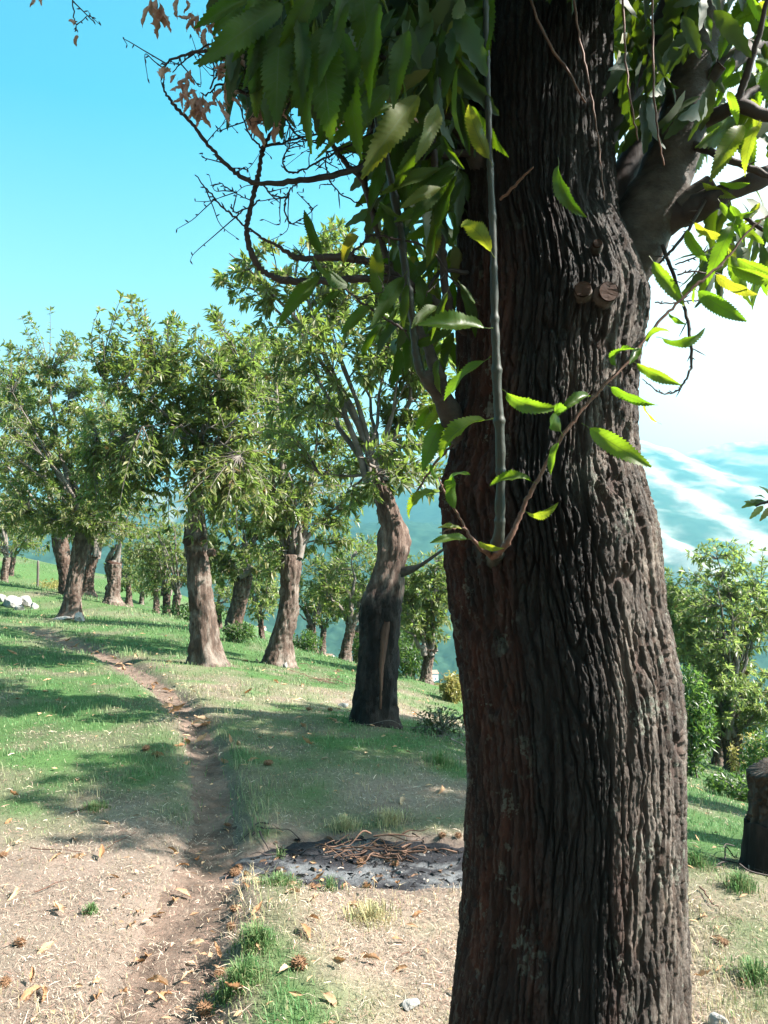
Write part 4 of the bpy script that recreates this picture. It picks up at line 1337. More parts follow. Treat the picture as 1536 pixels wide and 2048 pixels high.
def crown(rt, base, head, ells, n_limb, n_twig, n_leaf, L, seed, r0=.05, burrs=0, foliage='foliage', leaf_objs=0, limb_sides=7, droop=.14, leader=None):
    """ells: world ellipsoids (centre, radii). builds branch parts, one twig part, one foliage part, burr parts"""
    r = np.random.default_rng(seed)
    vol = np.array([e[1].prod() for e in ells]) ** .75
    vol = vol / vol.sum()

    def sample(n, inner=.0, pw=.42):
        k = r.choice(len(ells), n, p=vol)
        d = r.normal(size=(n, 3))
        d /= np.linalg.norm(d, axis=1)[:, None]
        rad = inner + (1 - inner) * r.random(n) ** pw
        cc = np.array([ells[i][0] for i in k])
        rr = np.array([ells[i][1] for i in k])
        return cc + d * rad[:, None] * rr
    tg = sample(n_limb, .45, .6)
    tg[:, 2] = np.maximum(tg[:, 2], head[2] + .1 - .35 * (r.random(n_limb) < .3))
    hd = np.repeat(head[None], n_limb, 0) + r.normal(size=(n_limb, 3)) * np.array([r0, r0, r0 * .6])
    dv = tg - hd
    ln = np.linalg.norm(dv, axis=1)[:, None]
    mid = hd + dv * .45 + np.array([0, 0, 1]) * ln * .16 + r.normal(size=dv.shape) * ln * .07
    LB = bez(hd, mid, tg, 9)
    LB[:, 1:-1] += r.normal(size=LB[:, 1:-1].shape) * .018
    rad = np.linspace(1, .14, 9)[None] * (r0 * r.uniform(.45, .95, n_limb))[:, None]
    for i in range(n_limb):
        V, Q, T = tubes(LB[i:i + 1], rad[i:i + 1], limb_sides)
        link('branch', mesh_np('branch', V - base, Q, T, M['orch_branch'], True), rt)
    nodes = LB[:, 2:].reshape(-1, 3)
    tips = sample(n_twig)
    cl = perlin(tips[:, 0] * .9 + seed, tips[:, 1] * .9, tips[:, 2] * .9)
    tips = tips[cl > -.34]
    n_twig = len(tips)
    dd = tips[:, None] - nodes[None]
    cost = np.linalg.norm(dd, axis=2) + 1.2 * np.maximum(0, -dd[..., 2])
    st = nodes[cost.argmin(1)]
    ln = np.linalg.norm(tips - st, axis=1)[:, None]
    md = (st + tips) / 2 + np.array([0, 0, .14]) * ln + r.normal(size=tips.shape) * ln * .09
    TB = bez(st, md, tips, 6)
    V, Q, T = tubes(TB, np.linspace(.0085, .0025, 6)[None] * (.7 + .5 * np.clip(ln, 0, 1.6)), 3, cap=False)
    link('twigs', mesh_np('twigs', V - base, Q, T, M['orch_branch'], True), rt, kind='stuff')
    L = L * .85
    m = max(4, int(n_leaf * 1.35 / n_twig))
    t = np.concatenate([r.uniform(.25, 1, (n_twig, m - m // 3)), np.full((n_twig, m // 3), .985)], 1)
    idx = np.clip((t * 5).astype(int), 0, 4)
    fr = (t * 5 - idx)[..., None]
    ar = np.arange(n_twig)[:, None]
    P = TB[ar, idx] * (1 - fr) + TB[ar, idx + 1] * fr
    D = TB[ar, idx + 1] - TB[ar, idx]
    D = D / (np.linalg.norm(D, axis=2, keepdims=True) + 1e-9)
    rd = r.normal(size=P.shape)
    rd -= D * (rd * D).sum(2, keepdims=True)
    rd /= np.linalg.norm(rd, axis=2, keepdims=True) + 1e-9
    dirs = rd * .95 + D * .6 + np.array([0, 0, -.06])
    P, dirs = P.reshape(-1, 3), dirs.reshape(-1, 3)
    n = len(P)
    Nn = np.array([0, 0, 1.0]) + r.normal(size=(n, 3)) * .45
    Ls = L * r.uniform(.65, 1.15, n)
    tone = np.clip(r.beta(2, 2.4, n) + .25 * perlin(P[:, 0] * 1.3, P[:, 1] * 1.3, P[:, 2] * 1.3), 0, 1)
    dr = r.uniform(.0, 2 * droop, n)
    k0 = 0
    if leaf_objs:
        ordr = r.permutation(n)
        P, dirs, Nn, Ls, tone, dr = P[ordr], dirs[ordr], Nn[ordr], Ls[ordr], tone[ordr], dr[ordr]
        k0 = leaf_objs
        for i in range(k0):
            put('leaf', SIMPLE[i % 3], frame(dirs[i], Nn[i], Ls[i] * 1.05, P[i] - base), rt)
    V, T, a = leaf_batch(P[k0:], dirs[k0:], Nn[k0:], Ls[k0:], Ls[k0:] * r.uniform(.24, .34, n - k0), tone[k0:], dr[k0:])
    link('foliage', mesh_np('foliage', V - base, None, T, M[foliage], False, fattr={'rnd': a}), rt, kind='stuff')
    for i in range(burrs):
        k = r.integers(n_twig)
        p = tips[k] - base + np.array([0, 0, -.03])
        s = r.uniform(.032, .045)
        put('burr', BURR_TREE, Matrix.Translation(p.tolist()) @ Matrix.Rotation(r.uniform(0, 6), 4, 'Z') @ Matrix.Scale(s, 4), rt)
    return LB


SIMPLE = [leaf_mesh('orchard_leaf', M['foliage_obj'], 5, .3, .5, .2, .15, 0, 31), leaf_mesh('orchard_leaf', M['foliage_obj'], 5, .2, .9, -.3, .15, 0, 32), leaf_mesh('orchard_leaf', M['foliage_obj'], 5, .45, .3, .4, .14, 0, 33)]


def E(cx, cy, rx, ry, Y, rz=None):
    rx, ry = rx * Y / FPX, ry * Y / FPX
    return (pt(cx, cy, Y), np.array([rx, rz if rz else (rx + ry) / 2, ry]))


# upper crown of the near tree, above the picture but casting its shade into it
crown(near, TRB, np.array([.42, 1.85, 3.35]), [(np.array([.5, 2.1, 4.2]), np.array([1.5, 1.4, .9])), (np.array([1.25, 1.25, 4.0]), np.array([.95, .9, .65])), (np.array([.55, 1.3, 3.3]), np.array([.6, .5, .45])), (np.array([-.3, 1.4, 3.6]), np.array([.8, .7, .6]))],
      10, 520, 13000, .15, 77, .06)


# ------------------------------------------------------------------ orchard trees
def lathe_trunk(prof, Y, base, mat, parent, nth=56, nz=110, amp=.022, seed=0, lump=.05, flare=.0, skew=0.0):
    p = np.array(prof, float)[::-1]            # bottom -> top wanted: given bottom first in list
    p = np.array(prof, float)
    z = np.array([pt(a[0], a[1], Y)[2] for a in p])
    x = np.array([pt(a[0], a[1], Y)[0] for a in p])
    rad = p[:, 2] / 2 * Y / FPX
    s = spline(np.stack([z, x, rad], 1), 8)
    zz = np.linspace(s[0, 0], s[-1, 0], nz)
    o = np.argsort(s[:, 0])
    cx, rr = np.interp(zz, s[o, 0], s[o, 1]), np.interp(zz, s[o, 0], s[o, 2])
    zz = np.concatenate([[zz[0] - .25], zz])
    cx = np.concatenate([[cx[0]], cx])
    rr = np.concatenate([[rr[0] * 1.1], rr])
    th = np.linspace(0, 2 * math.pi, nth, endpoint=False)
    TH, Z = np.meshgrid(th, zz)
    ax, ay = np.cos(TH), np.sin(TH)
    r_ = rr[:, None]
    sc_ = 1 / np.mean(rr)
    low = perlin(ax * 1.1 + seed, ay * 1.1, Z * sc_ * .35)
    low2 = perlin(ax * 2.4, ay * 2.4 + seed, Z * sc_ * .8)
    NC = 24
    f1, f2, idc = voronoi((TH / (2 * math.pi) + .05 * low2 + .02 * perlin(ax * 4, ay * 4, Z * 5)) * NC, Z * 4.5 + low2, NC, seed)
    h = sstep(0, .4, f2 - f1)
    hgt = np.clip((Z - zz[1]) / (zz[-1] - zz[1]), 0, 1)
    fl = flare * np.exp(-hgt * 9) * (0.5 + .8 * np.abs(np.sin(TH * 2.5 + seed)))
    R_ = r_ * (1 + lump * low + lump * .8 * low2 + fl) + amp * (h - .7) + amp * .5 * perlin(ax * 9, ay * 9, Z * 9)
    X, Yv = cx[:, None] + ax * R_, Y + ay * R_
    knob = np.clip(perlin(ax * 2.2 + seed * 1.7, ay * 2.2, Z * 2.6), .35, 1) - .35
    X, Yv = X + ax * knob * r_ * .55, Yv + ay * knob * r_ * .55
    V = np.stack([X, Yv, Z], -1).reshape(-1, 3)
    V[:, 2] += skew * (V[:, 0] - np.repeat(cx, nth)) * np.repeat(np.clip((zz - zz[1]) / (zz[-1] - zz[1]), 0, 1), nth) ** 2
    n0 = len(V)
    V = np.concatenate([V, [[cx[-1], Y, zz[-1] + (.02 if not skew else -.01)]]])
    top = (len(zz) - 1) * nth + np.arange(nth)
    T = np.stack([top, np.roll(top, -1), np.full(nth, n0)], 1)
    me = mesh_np('trunk', V - base, grid_quads(nth, len(zz), True), T, M[mat], True)
    link('trunk', me, parent)
    return np.array([cx[-1], Y, zz[-1]]), rr[-1]


def tree(label, prof, Y, ells, mat, n_limb, n_twig, n_leaf, L, seed, burrs=0, leaf_objs=0, flare=.32, lump=.05, rz=None, foliage='foliage', group='chestnut trees of the orchard', nth=48):
    b = pt(prof[0][0], prof[0][1], Y)
    b[2] = float(ground_z(b[0], b[1]))
    rt = root('chestnut_tree', b, label, 'tree', group)
    hd, hr = lathe_trunk(prof, Y, b, mat, rt, nth=nth, nz=84, seed=seed, flare=flare, lump=lump)
    el = [E(*e[:4], Y + (e[4] if len(e) > 4 else 0), rz) for e in ells]
    crown(rt, b, hd - np.array([0, 0, .06]), el, n_limb, n_twig, n_leaf, L, seed, hr * .55, burrs, foliage, leaf_objs)
    return rt, b


GT = 'chestnut trees of the orchard'
tA, bA = tree('chestnut tree with charred black trunk and a long bare wood scar', [(752, 1462, 96), (751, 1440, 86), (752, 1390, 80), (756, 1320, 77), (759, 1260, 78), (761, 1215, 82), (768, 1185, 76), (776, 1155, 66), (783, 1120, 60), (788, 1095, 62), (786, 1062, 50), (770, 1000, 40), (752, 955, 30)], 7.5,
              [(770, 930, 150, 130), (690, 740, 160, 150), (560, 580, 150, 100, .6), (820, 700, 120, 150), (700, 560, 150, 120, .5), (640, 850, 110, 100)], 'bark_char_top', 15, 560, 9500, .145, 3, 8, 260, .2, .045)
tB, bB = tree('chestnut tree with a pale sunlit leaning trunk standing right of the path', [(418, 1342, 84), (414, 1318, 62), (409, 1262, 52), (403, 1200, 47), (397, 1140, 43), (393, 1095, 44), (391, 1062, 42), (392, 1000, 26), (394, 940, 20), (395, 880, 15)], 11,
              [(275, 690, 110, 105), (400, 750, 185, 130), (290, 850, 170, 125), (470, 860, 130, 150), (390, 1000, 190, 90, -.4), (240, 980, 90, 70), (500, 740, 70, 100)], 'bark_grey', 16, 760, 17000, .155, 5, 26, 0, .35, .05)
tree('chestnut tree with a bowed grey trunk swollen at its foot', [(560, 1340, 60), (555, 1318, 54), (559, 1290, 44), (570, 1250, 40), (577, 1210, 38), (580, 1170, 36), (582, 1140, 40), (580, 1110, 30)], 12.5,
     [(600, 1070, 130, 90), (540, 960, 140, 115), (660, 900, 120, 140, .5), (560, 770, 130, 130, 1), (690, 1040, 80, 80, .5)], 'bark_grey', 12, 600, 12000, .155, 9, 14, 0, .25, .05)
tree('chestnut tree with a leaning trunk above two white stones on the grass bank', [(138, 1244, 52), (142, 1222, 38), (147, 1180, 32), (155, 1130, 30), (163, 1090, 34), (168, 1060, 26)], 18,
     [(140, 950, 170, 125), (100, 740, 95, 130), (50, 850, 130, 130), (230, 1030, 120, 70), (90, 1040, 120, 60), (190, 840, 90, 110)], 'bark_grey', 13, 800, 17000, .18, 11, 12)
tree('dark chestnut trunk half hidden behind the leaning tree on the bank', [(134, 1204, 36), (133, 1180, 28), (130, 1140, 26), (122, 1095, 32), (118, 1070, 26)], 23,
     [(60, 980, 120, 110), (10, 810, 100, 120), (110, 1050, 90, 50)], 'bark_brown', 9, 420, 8500, .2, 13, 0)
tree('chestnut tree with short dark trunk between the leaning tree and the lopped pollard', [(176, 1196, 34), (175, 1175, 24), (180, 1140, 20), (188, 1110, 22)], 26,
     [(210, 1010, 110, 80), (170, 1060, 80, 45), (200, 860, 90, 110)], 'bark_brown', 7, 260, 4200, .2, 15, 0)
tE, bE = tree('lopped pollard chestnut with a pale sawn top and only a few shoots', [(226, 1214, 44), (225, 1192, 29), (228, 1162, 26), (226, 1140, 31), (227, 1128, 34)], 22,
              [(245, 1060, 50, 50)], 'bark_grey', 5, 40, 420, .17, 17, 0)
tree('slim chestnut tree with dark trunk past the grass edge, left of a paler twin', [(333, 1244, 19), (333, 1215, 15), (333, 1188, 15)], 26,
     [(325, 1135, 60, 60), (290, 1100, 60, 50)], 'bark_brown', 6, 170, 2600, .18, 19, 0, nth=28)
tree('slim chestnut tree with a pale straight trunk past the grass edge', [(350, 1252, 20), (351, 1225, 16), (354, 1190, 15)], 25,
     [(375, 1130, 70, 60), (350, 1060, 60, 60)], 'bark_grey', 6, 170, 2600, .18, 21, 0, nth=28)
tree('small far chestnut tree seen low between the pollard and the slim trunks', [(283, 1216, 11), (283, 1200, 9), (285, 1188, 9)], 36,
     [(285, 1150, 55, 40)], 'bark_grey', 5, 110, 1500, .2, 23, 0, nth=20)
tree('chestnut tree with a thick brown trunk leaning right, behind the sunlit tree', [(467, 1272, 44), (469, 1245, 33), (478, 1205, 32), (486, 1170, 34), (490, 1150, 28)], 17,
     [(505, 1095, 110, 75), (440, 1130, 60, 55), (480, 980, 110, 90)], 'bark_brown', 10, 420, 7500, .17, 25, 5)
tree('thin far chestnut tree with reddish trunk right of the bowed tree', [(627, 1316, 22), (625, 1290, 18), (622, 1250, 18)], 20,
     [(630, 1190, 60, 55), (670, 1130, 60, 60)], 'bark_brown', 6, 170, 2400, .17, 27, 0, nth=28)
tree('thin far chestnut tree with a short trunk in shade beside the reddish one', [(644, 1310, 15), (645, 1285, 12), (648, 1255, 12)], 22,
     [(655, 1205, 50, 45)], 'bark_grey', 5, 110, 1400, .18, 29, 0, nth=24)
tree('far chestnut tree whose sunlit grey trunk leans just left of the charred trunk', [(689, 1330, 30), (692, 1300, 22), (700, 1262, 20), (703, 1240, 22)], 18,
     [(700, 1180, 75, 65), (740, 1120, 60, 70)], 'bark_grey', 7, 200, 2900, .17, 31, 3, nth=28)
tree('far chestnut tree whose trunk is half hidden by the charred trunk', [(714, 1330, 17), (715, 1300, 14), (714, 1262, 14)], 21,
     [(720, 1200, 55, 50)], 'bark_brown', 5, 120, 1600, .18, 33, 0, nth=24)
tree('small chestnut tree with forked grey trunk downhill between the charred and the near trunk', [(852, 1374, 30), (853, 1345, 21), (858, 1315, 20), (860, 1298, 26)], 14,
     [(855, 1225, 65, 70), (880, 1160, 60, 70), (830, 1170, 60, 60)], 'bark_grey', 8, 240, 3400, .15, 35, 0)
tree('far chestnut tree with thin trunk at the left border of the orchard', [(8, 1176, 17), (9, 1150, 14), (14, 1115, 14)], 32,
     [(10, 1050, 80, 70), (-40, 930, 100, 110)], 'bark_grey', 6, 260, 3800, .22, 37, 0, nth=24)
tree('far chestnut tree with thin brown trunk beside the one at the left border', [(20, 1178, 14), (21, 1150, 11), (25, 1115, 12)], 35,
     [(50, 1070, 60, 50)], 'bark_brown', 5, 130, 1700, .22, 39, 0, nth=24)
tN, bN = tree('chestnut tree with short thick pollard trunk downhill on the right slope', [(1468, 1556, 44), (1469, 1525, 38), (1466, 1490, 37), (1462, 1462, 34)], 14,
              [(1395, 1320, 100, 130), (1455, 1175, 85, 115), (1510, 1390, 100, 100), (1400, 1430, 90, 60), (1540, 1250, 70, 90), (1355, 1230, 55, 110)], 'bark_brown', 14, 800, 15000, .15, 41, 14, 0, .3, .08, foliage='pale')
tree('leaning chestnut trunk directly behind the short pollard on the right slope', [(1432, 1540, 34), (1438, 1510, 22), (1446, 1470, 20)], 15.5,
     [(1440, 1370, 80, 80), (1380, 1260, 60, 80), (1370, 1200, 40, 50)], 'bark_brown', 9, 380, 6000, .15, 43, 4, nth=32, foliage='pale')
for lab_, px_, by_, Y_, cy_, rx_, ry_, sd_ in (('slender far chestnut tree between the lopped pollard and the small far tree', 257, 1206, 34, 1140, 48, 46, 55), ('slender far chestnut tree left of the slim dark trunk', 312, 1222, 32, 1150, 48, 50, 56),
        ('slender far chestnut tree between the sunlit trunk and the brown leaning trunk', 437, 1262, 24, 1165, 50, 66, 57), ('slender far chestnut tree between the brown leaning and the bowed trunk', 522, 1288, 23, 1180, 50, 64, 58), ('slender far chestnut tree right of the charred trunk, below the lawn edge', 818, 1352, 19, 1225, 46, 74, 59)):
    tree(lab_, [(px_, by_ + 6, 15), (px_ + 1, by_ - 22, 11), (px_ - 2, (by_ + cy_) / 2 - 6, 11)], Y_, [(px_, cy_, rx_, ry_), (px_ + 18, cy_ - 40, rx_ * .7, ry_ * .7)], 'bark_brown', 6, 170, 2300, .2, sd_, 0, nth=24, foliage='pale')
# crown of the tree standing just off the right edge: shades the lawn, one spray hangs into view
tO, bO = tree('leafy chestnut tree off the right edge with one dark spray hanging into view', [(2360, 1700, 150), (2360, 1500, 130), (2360, 1200, 118), (2360, 900, 120), (2355, 700, 90)], 4.6,
              [(2305, -60, 480, 300), (2550, -250, 500, 340, .3), (2150, 250, 300, 180, .3)], 'bark_grey', 12, 520, 11000, .18, 45, 0)
tree('chestnut tree off the right edge shading the lawn behind the ash', [(2060, 1600, 110), (2060, 1400, 95), (2060, 1150, 88)], 6.4,
     [(1960, 330, 350, 210), (2180, 200, 340, 240, .6)], 'bark_grey', 12, 520, 11000, .18, 47, 0)


for lab_, x_, y_, sd_ in (('added light-blocking chestnut tree behind the viewer on the left', -2.8, -3.4, 48), ('added light-blocking chestnut tree straight behind the viewer', .6, -4.0, 49), ('added light-blocking chestnut tree behind the viewer on the right', 4.6, -1.2, 50), ('added light-blocking chestnut tree far behind the viewer on the left', -6.2, -1.6, 52), ('added light-blocking chestnut tree far behind the viewer on the right', 4.6, -5.2, 53)):
    b_ = np.array([x_, y_, float(base_z(x_, y_))])  # unseen trees added to cut sky light and ground bounce
    rt_ = root('chestnut_tree', b_, lab_, 'tree', GT)
    P_ = np.array([[b_ + [0, 0, -.2], b_ + [.02, 0, .6], b_ + [0, .03, 1.4], b_ + [.03, 0, 2.1]]])
    V, Q, T = tubes(P_, np.array([[.30, .24, .21, .22]]), 20, (0, 1, 0))
    link('trunk', mesh_np('trunk', V - b_, Q, T, M['bark_grey'], True), rt_)
    crown(rt_, b_, b_ + [.03, 0, 2.05], [(b_ + [0, 0, 3.2], np.array([2.3, 1.7, 1.5])), (b_ + [.3, .1, 4.6], np.array([1.9, 1.5, 1.1]))], 10, 420, 4200, .28, sd_, .1)


def spray():
    s = spline(pl([(1960, 500, 4.8, 8), (1720, 760, 5.0, 6), (1570, 975, 5.3, 4), (1512, 1012, 5.4, 2)]), 6)
    V, Q, T = tubes(s[None, :, :3], s[None, :, 3], 5)
    br = link('branch', mesh_np('branch', V - bO, Q, T, M['branch'], True), tO)
    for (bx, by, tx, ty) in [(1536, 1000, 1492, 1005), (1530, 1008, 1505, 1030), (1534, 998, 1520, 985), (1540, 1005, 1510, 995), (1545, 1010, 1525, 1035), (1520, 1010, 1495, 1000), (1548, 1000, 1530, 970), (1556, 1000, 1550, 1040)]:
        a, b = pt(bx, by, 5.45), pt(tx, ty, 5.4)
        put('leaf', SIMPLE[bx % 3], frame(b - a, np.array([.3, -.6, .7]), np.linalg.norm(b - a), a - bO), tO)


spray()


# scar, burl and weeds on the charred tree, stubs on the sunlit tree
def scar():
    Y = 7.5
    c = spline(pl([(774, 1240, Y, 6), (770, 1256, Y, 9), (766, 1290, Y, 8), (763, 1330, Y, 6), (762, 1370, Y, 5), (761, 1410, Y, 3)]), 6)
    V = []
    for p in c:
        for k in np.linspace(-1, 1, 7):
            V.append((p[0] + k * p[3], Y - .185 - .018 * (1 - k * k) + (0.03 * k * k), p[2]))
    V = np.array(V)
    V[:, 1] += .005 * perlin(V[:, 0] * 40, V[:, 2] * 12, 1.0)
    link('bare_wood_scar', mesh_np('bare_wood_scar', V - bA, grid_quads(7, len(c)), None, M['scar'], True), tA, label='long pale strip of bare wood')


scar()
for (px_, py_, r_, d_) in [(379, 1084, 9, (-.4, -1, .2)), (405, 1082, 8, (.5, -1, .2)), (425, 1105, 7, (1, -.5, 0))]:
    stub(px_, py_, 10.86, r_, d_, tB, bB, 'bark_grey', .03)
limb_part('branch', [(795, 1146, 7.45, 12), (818, 1140, 7.4, 9), (842, 1130, 7.35, 4), (880, 1104, 7.3, 3), (900, 1088, 7.3, 1.5)], 'limb', 8, 6, .1, bA, tA)
V, Q, T = tubes(np.array([[bE + [0.0, 0, 1.08], bE + [0.02, 0, 1.13], bE + [.02, 0, 1.14]]]), np.array([[.22, .20, .05]]), 18, (1, 0, 0))
link('sawn_top', mesh_np('sawn_top', V - bE, Q, T, M['cut'], False), tE)


# ------------------------------------------------------------------ bent stump at the right edge
def stump():
    Y = 4.3
    prof = [(1540, 1745, 110), (1538, 1720, 92), (1537, 1680, 80), (1538, 1640, 80), (1540, 1600, 76), (1542, 1565, 80), (1546, 1530, 96)]
    b = pt(1540, 1740, Y)
    b[2] = float(ground_z(b[0], b[1]))
    rt = root('tree_stump', b, 'old stump with charred black foot and slanted top at the right edge', 'stump')
    top, r = lathe_trunk(prof[2:], Y, b, 'bark_stump', rt, nth=64, seed=51, lump=.07, skew=.42)
    lo = [(1540, 1752, 118), (1539, 1720, 100), (1538, 1680, 92), (1538, 1642, 90)]
    p = np.array(lo, float)
    x = [pt(a[0], a[1], Y)[0] for a in lo]
    z = [pt(a[0], a[1], Y)[2] for a in lo]
    zz = np.linspace(z[0] - .1, z[-1], 40)
    cx = np.interp(zz, z, x)
    rr = np.interp(zz, z, p[:, 2] / 2 * Y / FPX)
    th = np.linspace(0, 2 * math.pi, 40, endpoint=False)
    TH, Z = np.meshgrid(th, zz)
    R_ = rr[:, None] * (1 + .05 * perlin(np.cos(TH) * 3, np.sin(TH) * 3, Z * 4)) + .006 * perlin(np.cos(TH) * 12, np.sin(TH) * 12, Z * 6)
    V = np.stack([cx[:, None] + np.cos(TH) * R_, Y + np.sin(TH) * R_, Z + .02 * perlin(np.cos(TH) * 4, np.sin(TH) * 4, 3.3) * (Z > z[-1] - .02)], -1).reshape(-1, 3)
    V = np.concatenate([V, [[cx[-1], Y, zz[-1] - .02]]])
    tp = (len(zz) - 1) * 40 + np.arange(40)
    T = np.stack([tp, np.roll(tp, -1), np.full(40, len(V) - 1)], 1)
    link('charred_foot', mesh_np('charred_foot', V - b, grid_quads(40, len(zz), True), T, M['bark_char'], True), rt)


stump()


# ------------------------------------------------------------------ shrubs, weeds, posts, stones
def bush(name, label, cat, px_, py_, Y, wpx, hpx, n, mat, seed, L=.09, stems=7, group=None):
    b = pt(px_, py_, Y)
    b[2] = float(ground_z(b[0], b[1])) - .02
    r = np.random.default_rng(seed)
    wv, hv = wpx * Y / FPX / 2, hpx * Y / FPX
    rt = root(name, b, label, cat, group)
    top = np.stack([r.normal(size=stems) * wv * .55, r.normal(size=stems) * wv * .55, hv * r.uniform(.6, 1, stems)], 1)
    P = bez(np.zeros((stems, 3)) + r.normal(size=(stems, 3)) * [.05, .05, 0], top * [.3, .3, .7], top, 6)
    V, Q, T = tubes(P, np.linspace(.012, .003, 6)[None].repeat(stems, 0), 4)
    link('stems', mesh_np('stems', V, Q, T, M['orch_branch'], True), rt)
    d = r.normal(size=(n, 3))
    d /= np.linalg.norm(d, axis=1)[:, None]
    rad = r.random(n) ** .4
    c = d * rad[:, None] * np.array([wv, wv, hv * .52]) + np.array([0, 0, hv * .5])
    c = c[(perlin(c[:, 0] * 3 / wv * .4, c[:, 1] * 3 + seed, c[:, 2] * 2) > -.35) & (c[:, 2] > 0)]
    n = len(c)
    V, T, a = leaf_batch(c, d[:n] + r.normal(size=(n, 3)) * .5 + [0, 0, .2], np.array([0, 0, 1]) + r.normal(size=(n, 3)) * .5, L * r.uniform(.6, 1.2, n), L * r.uniform(.25, .5, n), np.clip(r.beta(2, 2, n) + .2 * perlin(c[:, 0] * 2, c[:, 1] * 2, c[:, 2] * 2), 0, 1), r.uniform(0, .4, n))
    link('foliage', mesh_np('foliage', V, None, T, M[mat], False, fattr={'rnd': a}), rt, kind='stuff')


bush('laurel_bush', 'tall glossy dark green bush beside the near trunk, right slope', 'bush', 1382, 1535, 10.5, 95, 220, 2300, 'bush', 61, .10)
bush('bramble_bush', 'low green shrub at the foot of the thick brown leaning trunk', 'bush', 478, 1292, 15.5, 60, 38, 700, 'bush', 62, .10)
bush('bramble_bush', 'dark weedy clump in the shade right of the charred trunk', 'bush', 880, 1470, 7.4, 110, 60, 700, 'darkweed', 63, .05)
bush('bramble_bush', 'green shrub mass below the lawn edge left of the forked tree', 'bush', 815, 1372, 15, 110, 100, 2200, 'bush', 64, .10)
bush('dry_bush', 'yellow dry grass clump between the forked tree and the near trunk', 'bush', 903, 1392, 12.0, 50, 60, 900, 'yellowbush', 65, .10)
bush('bramble_bush', 'rounded green shrub on the lawn edge behind the bowed trunk', 'bush', 610, 1318, 17, 70, 40, 900, 'bush', 66, .10)
bush('dry_bush', 'pale dry weeds below the short pollard on the right slope', 'bush', 1505, 1552, 12.5, 90, 90, 1300, 'yellowbush', 67, .10)
bush('dry_bush', 'yellowish undergrowth behind the laurel and the leaning right trunk', 'bush', 1420, 1520, 17, 110, 120, 2200, 'yellowbush', 68, .13)
bush('bramble_bush', 'low leafy weeds on the shaded right slope beyond the stump', 'bush', 1480, 1615, 8.0, 120, 60, 1200, 'bush', 69, .07)
bush('dry_bush', 'tall dry weeds along the far left fence line', 'bush', 115, 1186, 30, 110, 40, 1400, 'yellowbush', 71, .14)
bush('bramble_bush', 'scrub below the lawn edge behind the far leaning trunk', 'bush', 745, 1340, 20, 130, 80, 2400, 'bush', 72, .13)
bush('bramble_bush', 'scrub under the slim twin trees past the grass edge', 'bush', 380, 1262, 24, 170, 45, 1800, 'bush', 73, .13)
bush('bramble_bush', 'green undergrowth at the right border behind the stump', 'bush', 1545, 1600, 10, 120, 130, 1800, 'bush', 74, .09)


def post(label, px_, py_, Y, hpx, wpx, lean=0):
    b = pt(px_, py_, Y)
    b[2] = float(ground_z(b[0], b[1]))
    h, r_ = hpx * Y / FPX, wpx * Y / FPX / 2
    P = np.array([[(0, 0, -.2), (lean * .3, 0, h * .4), (lean * .7, 0, h * .8), (lean, 0, h * .97), (lean, 0, h)]])
    V, Q, T = tubes(P, np.array([[r_ * 1.05, r_, r_ * .95, r_ * .92, r_ * .5]]), 8, (0, 1, 0))
    V += .006 * perlin(V[:, 0:1] * 30, V[:, 1:2] * 30, V[:, 2:3] * 5)
    rt = link('fence_post', mesh_np('fence_post', V, Q, T, M['post'], True), None, label=label, category='post', group='fence posts of the orchard')
    rt.location = b.tolist()


post('tall thin dark fence post on the far left grass edge', 75, 1186, 28, 66, 5)
post('short pale fence post right of the brown leaning trunk', 497, 1282, 17, 26, 4, .03)
post('pale stake on the lawn edge behind the bowed trunk', 596, 1300, 18, 30, 4, -.02)
post('thin stake beside the yellow grass near the big trunk', 880, 1390, 13, 28, 3)


def stone(label, px_, py_, Y, wpx, hpx, seed, group=None, flat=1.0):
    b = pt(px_, py_, Y)
    b[2] = float(ground_z(b[0], b[1]))
    us, vs = 22, 14
    th = np.linspace(0, 2 * math.pi, us, endpoint=False)
    pv = np.linspace(.02, math.pi - .02, vs)
    d = np.stack([np.cos(th)[None] * np.sin(pv)[:, None], np.sin(th)[None] * np.sin(pv)[:, None], np.broadcast_to(np.cos(pv)[:, None], (vs, us))], -1).reshape(-1, 3)
    r_ = np.random.default_rng(seed)
    for _ in range(9):
        nn = r_.normal(size=3)
        nn /= np.linalg.norm(nn)
        k = r_.uniform(.55, .85)
        dd = d @ nn
        d = d - np.maximum(0, dd - k)[:, None] * nn * .95
    d = d * (1 + .06 * perlin(d[:, 0] * 4 + seed, d[:, 1] * 4, d[:, 2] * 4))[:, None]
    s = np.array([wpx, wpx * .8, hpx * 1.3]) * Y / FPX / 2
    V = d * s + np.array([0, 0, s[2] * .45])
    o = link('stone', mesh_np('stone', V, grid_quads(us, vs, True), None, M['stone'], False), None, label=label, category='stone')
    if group:
        o['group'] = group
    o.location = b.tolist()
    o.rotation_euler.z = r_.uniform(0, 6)


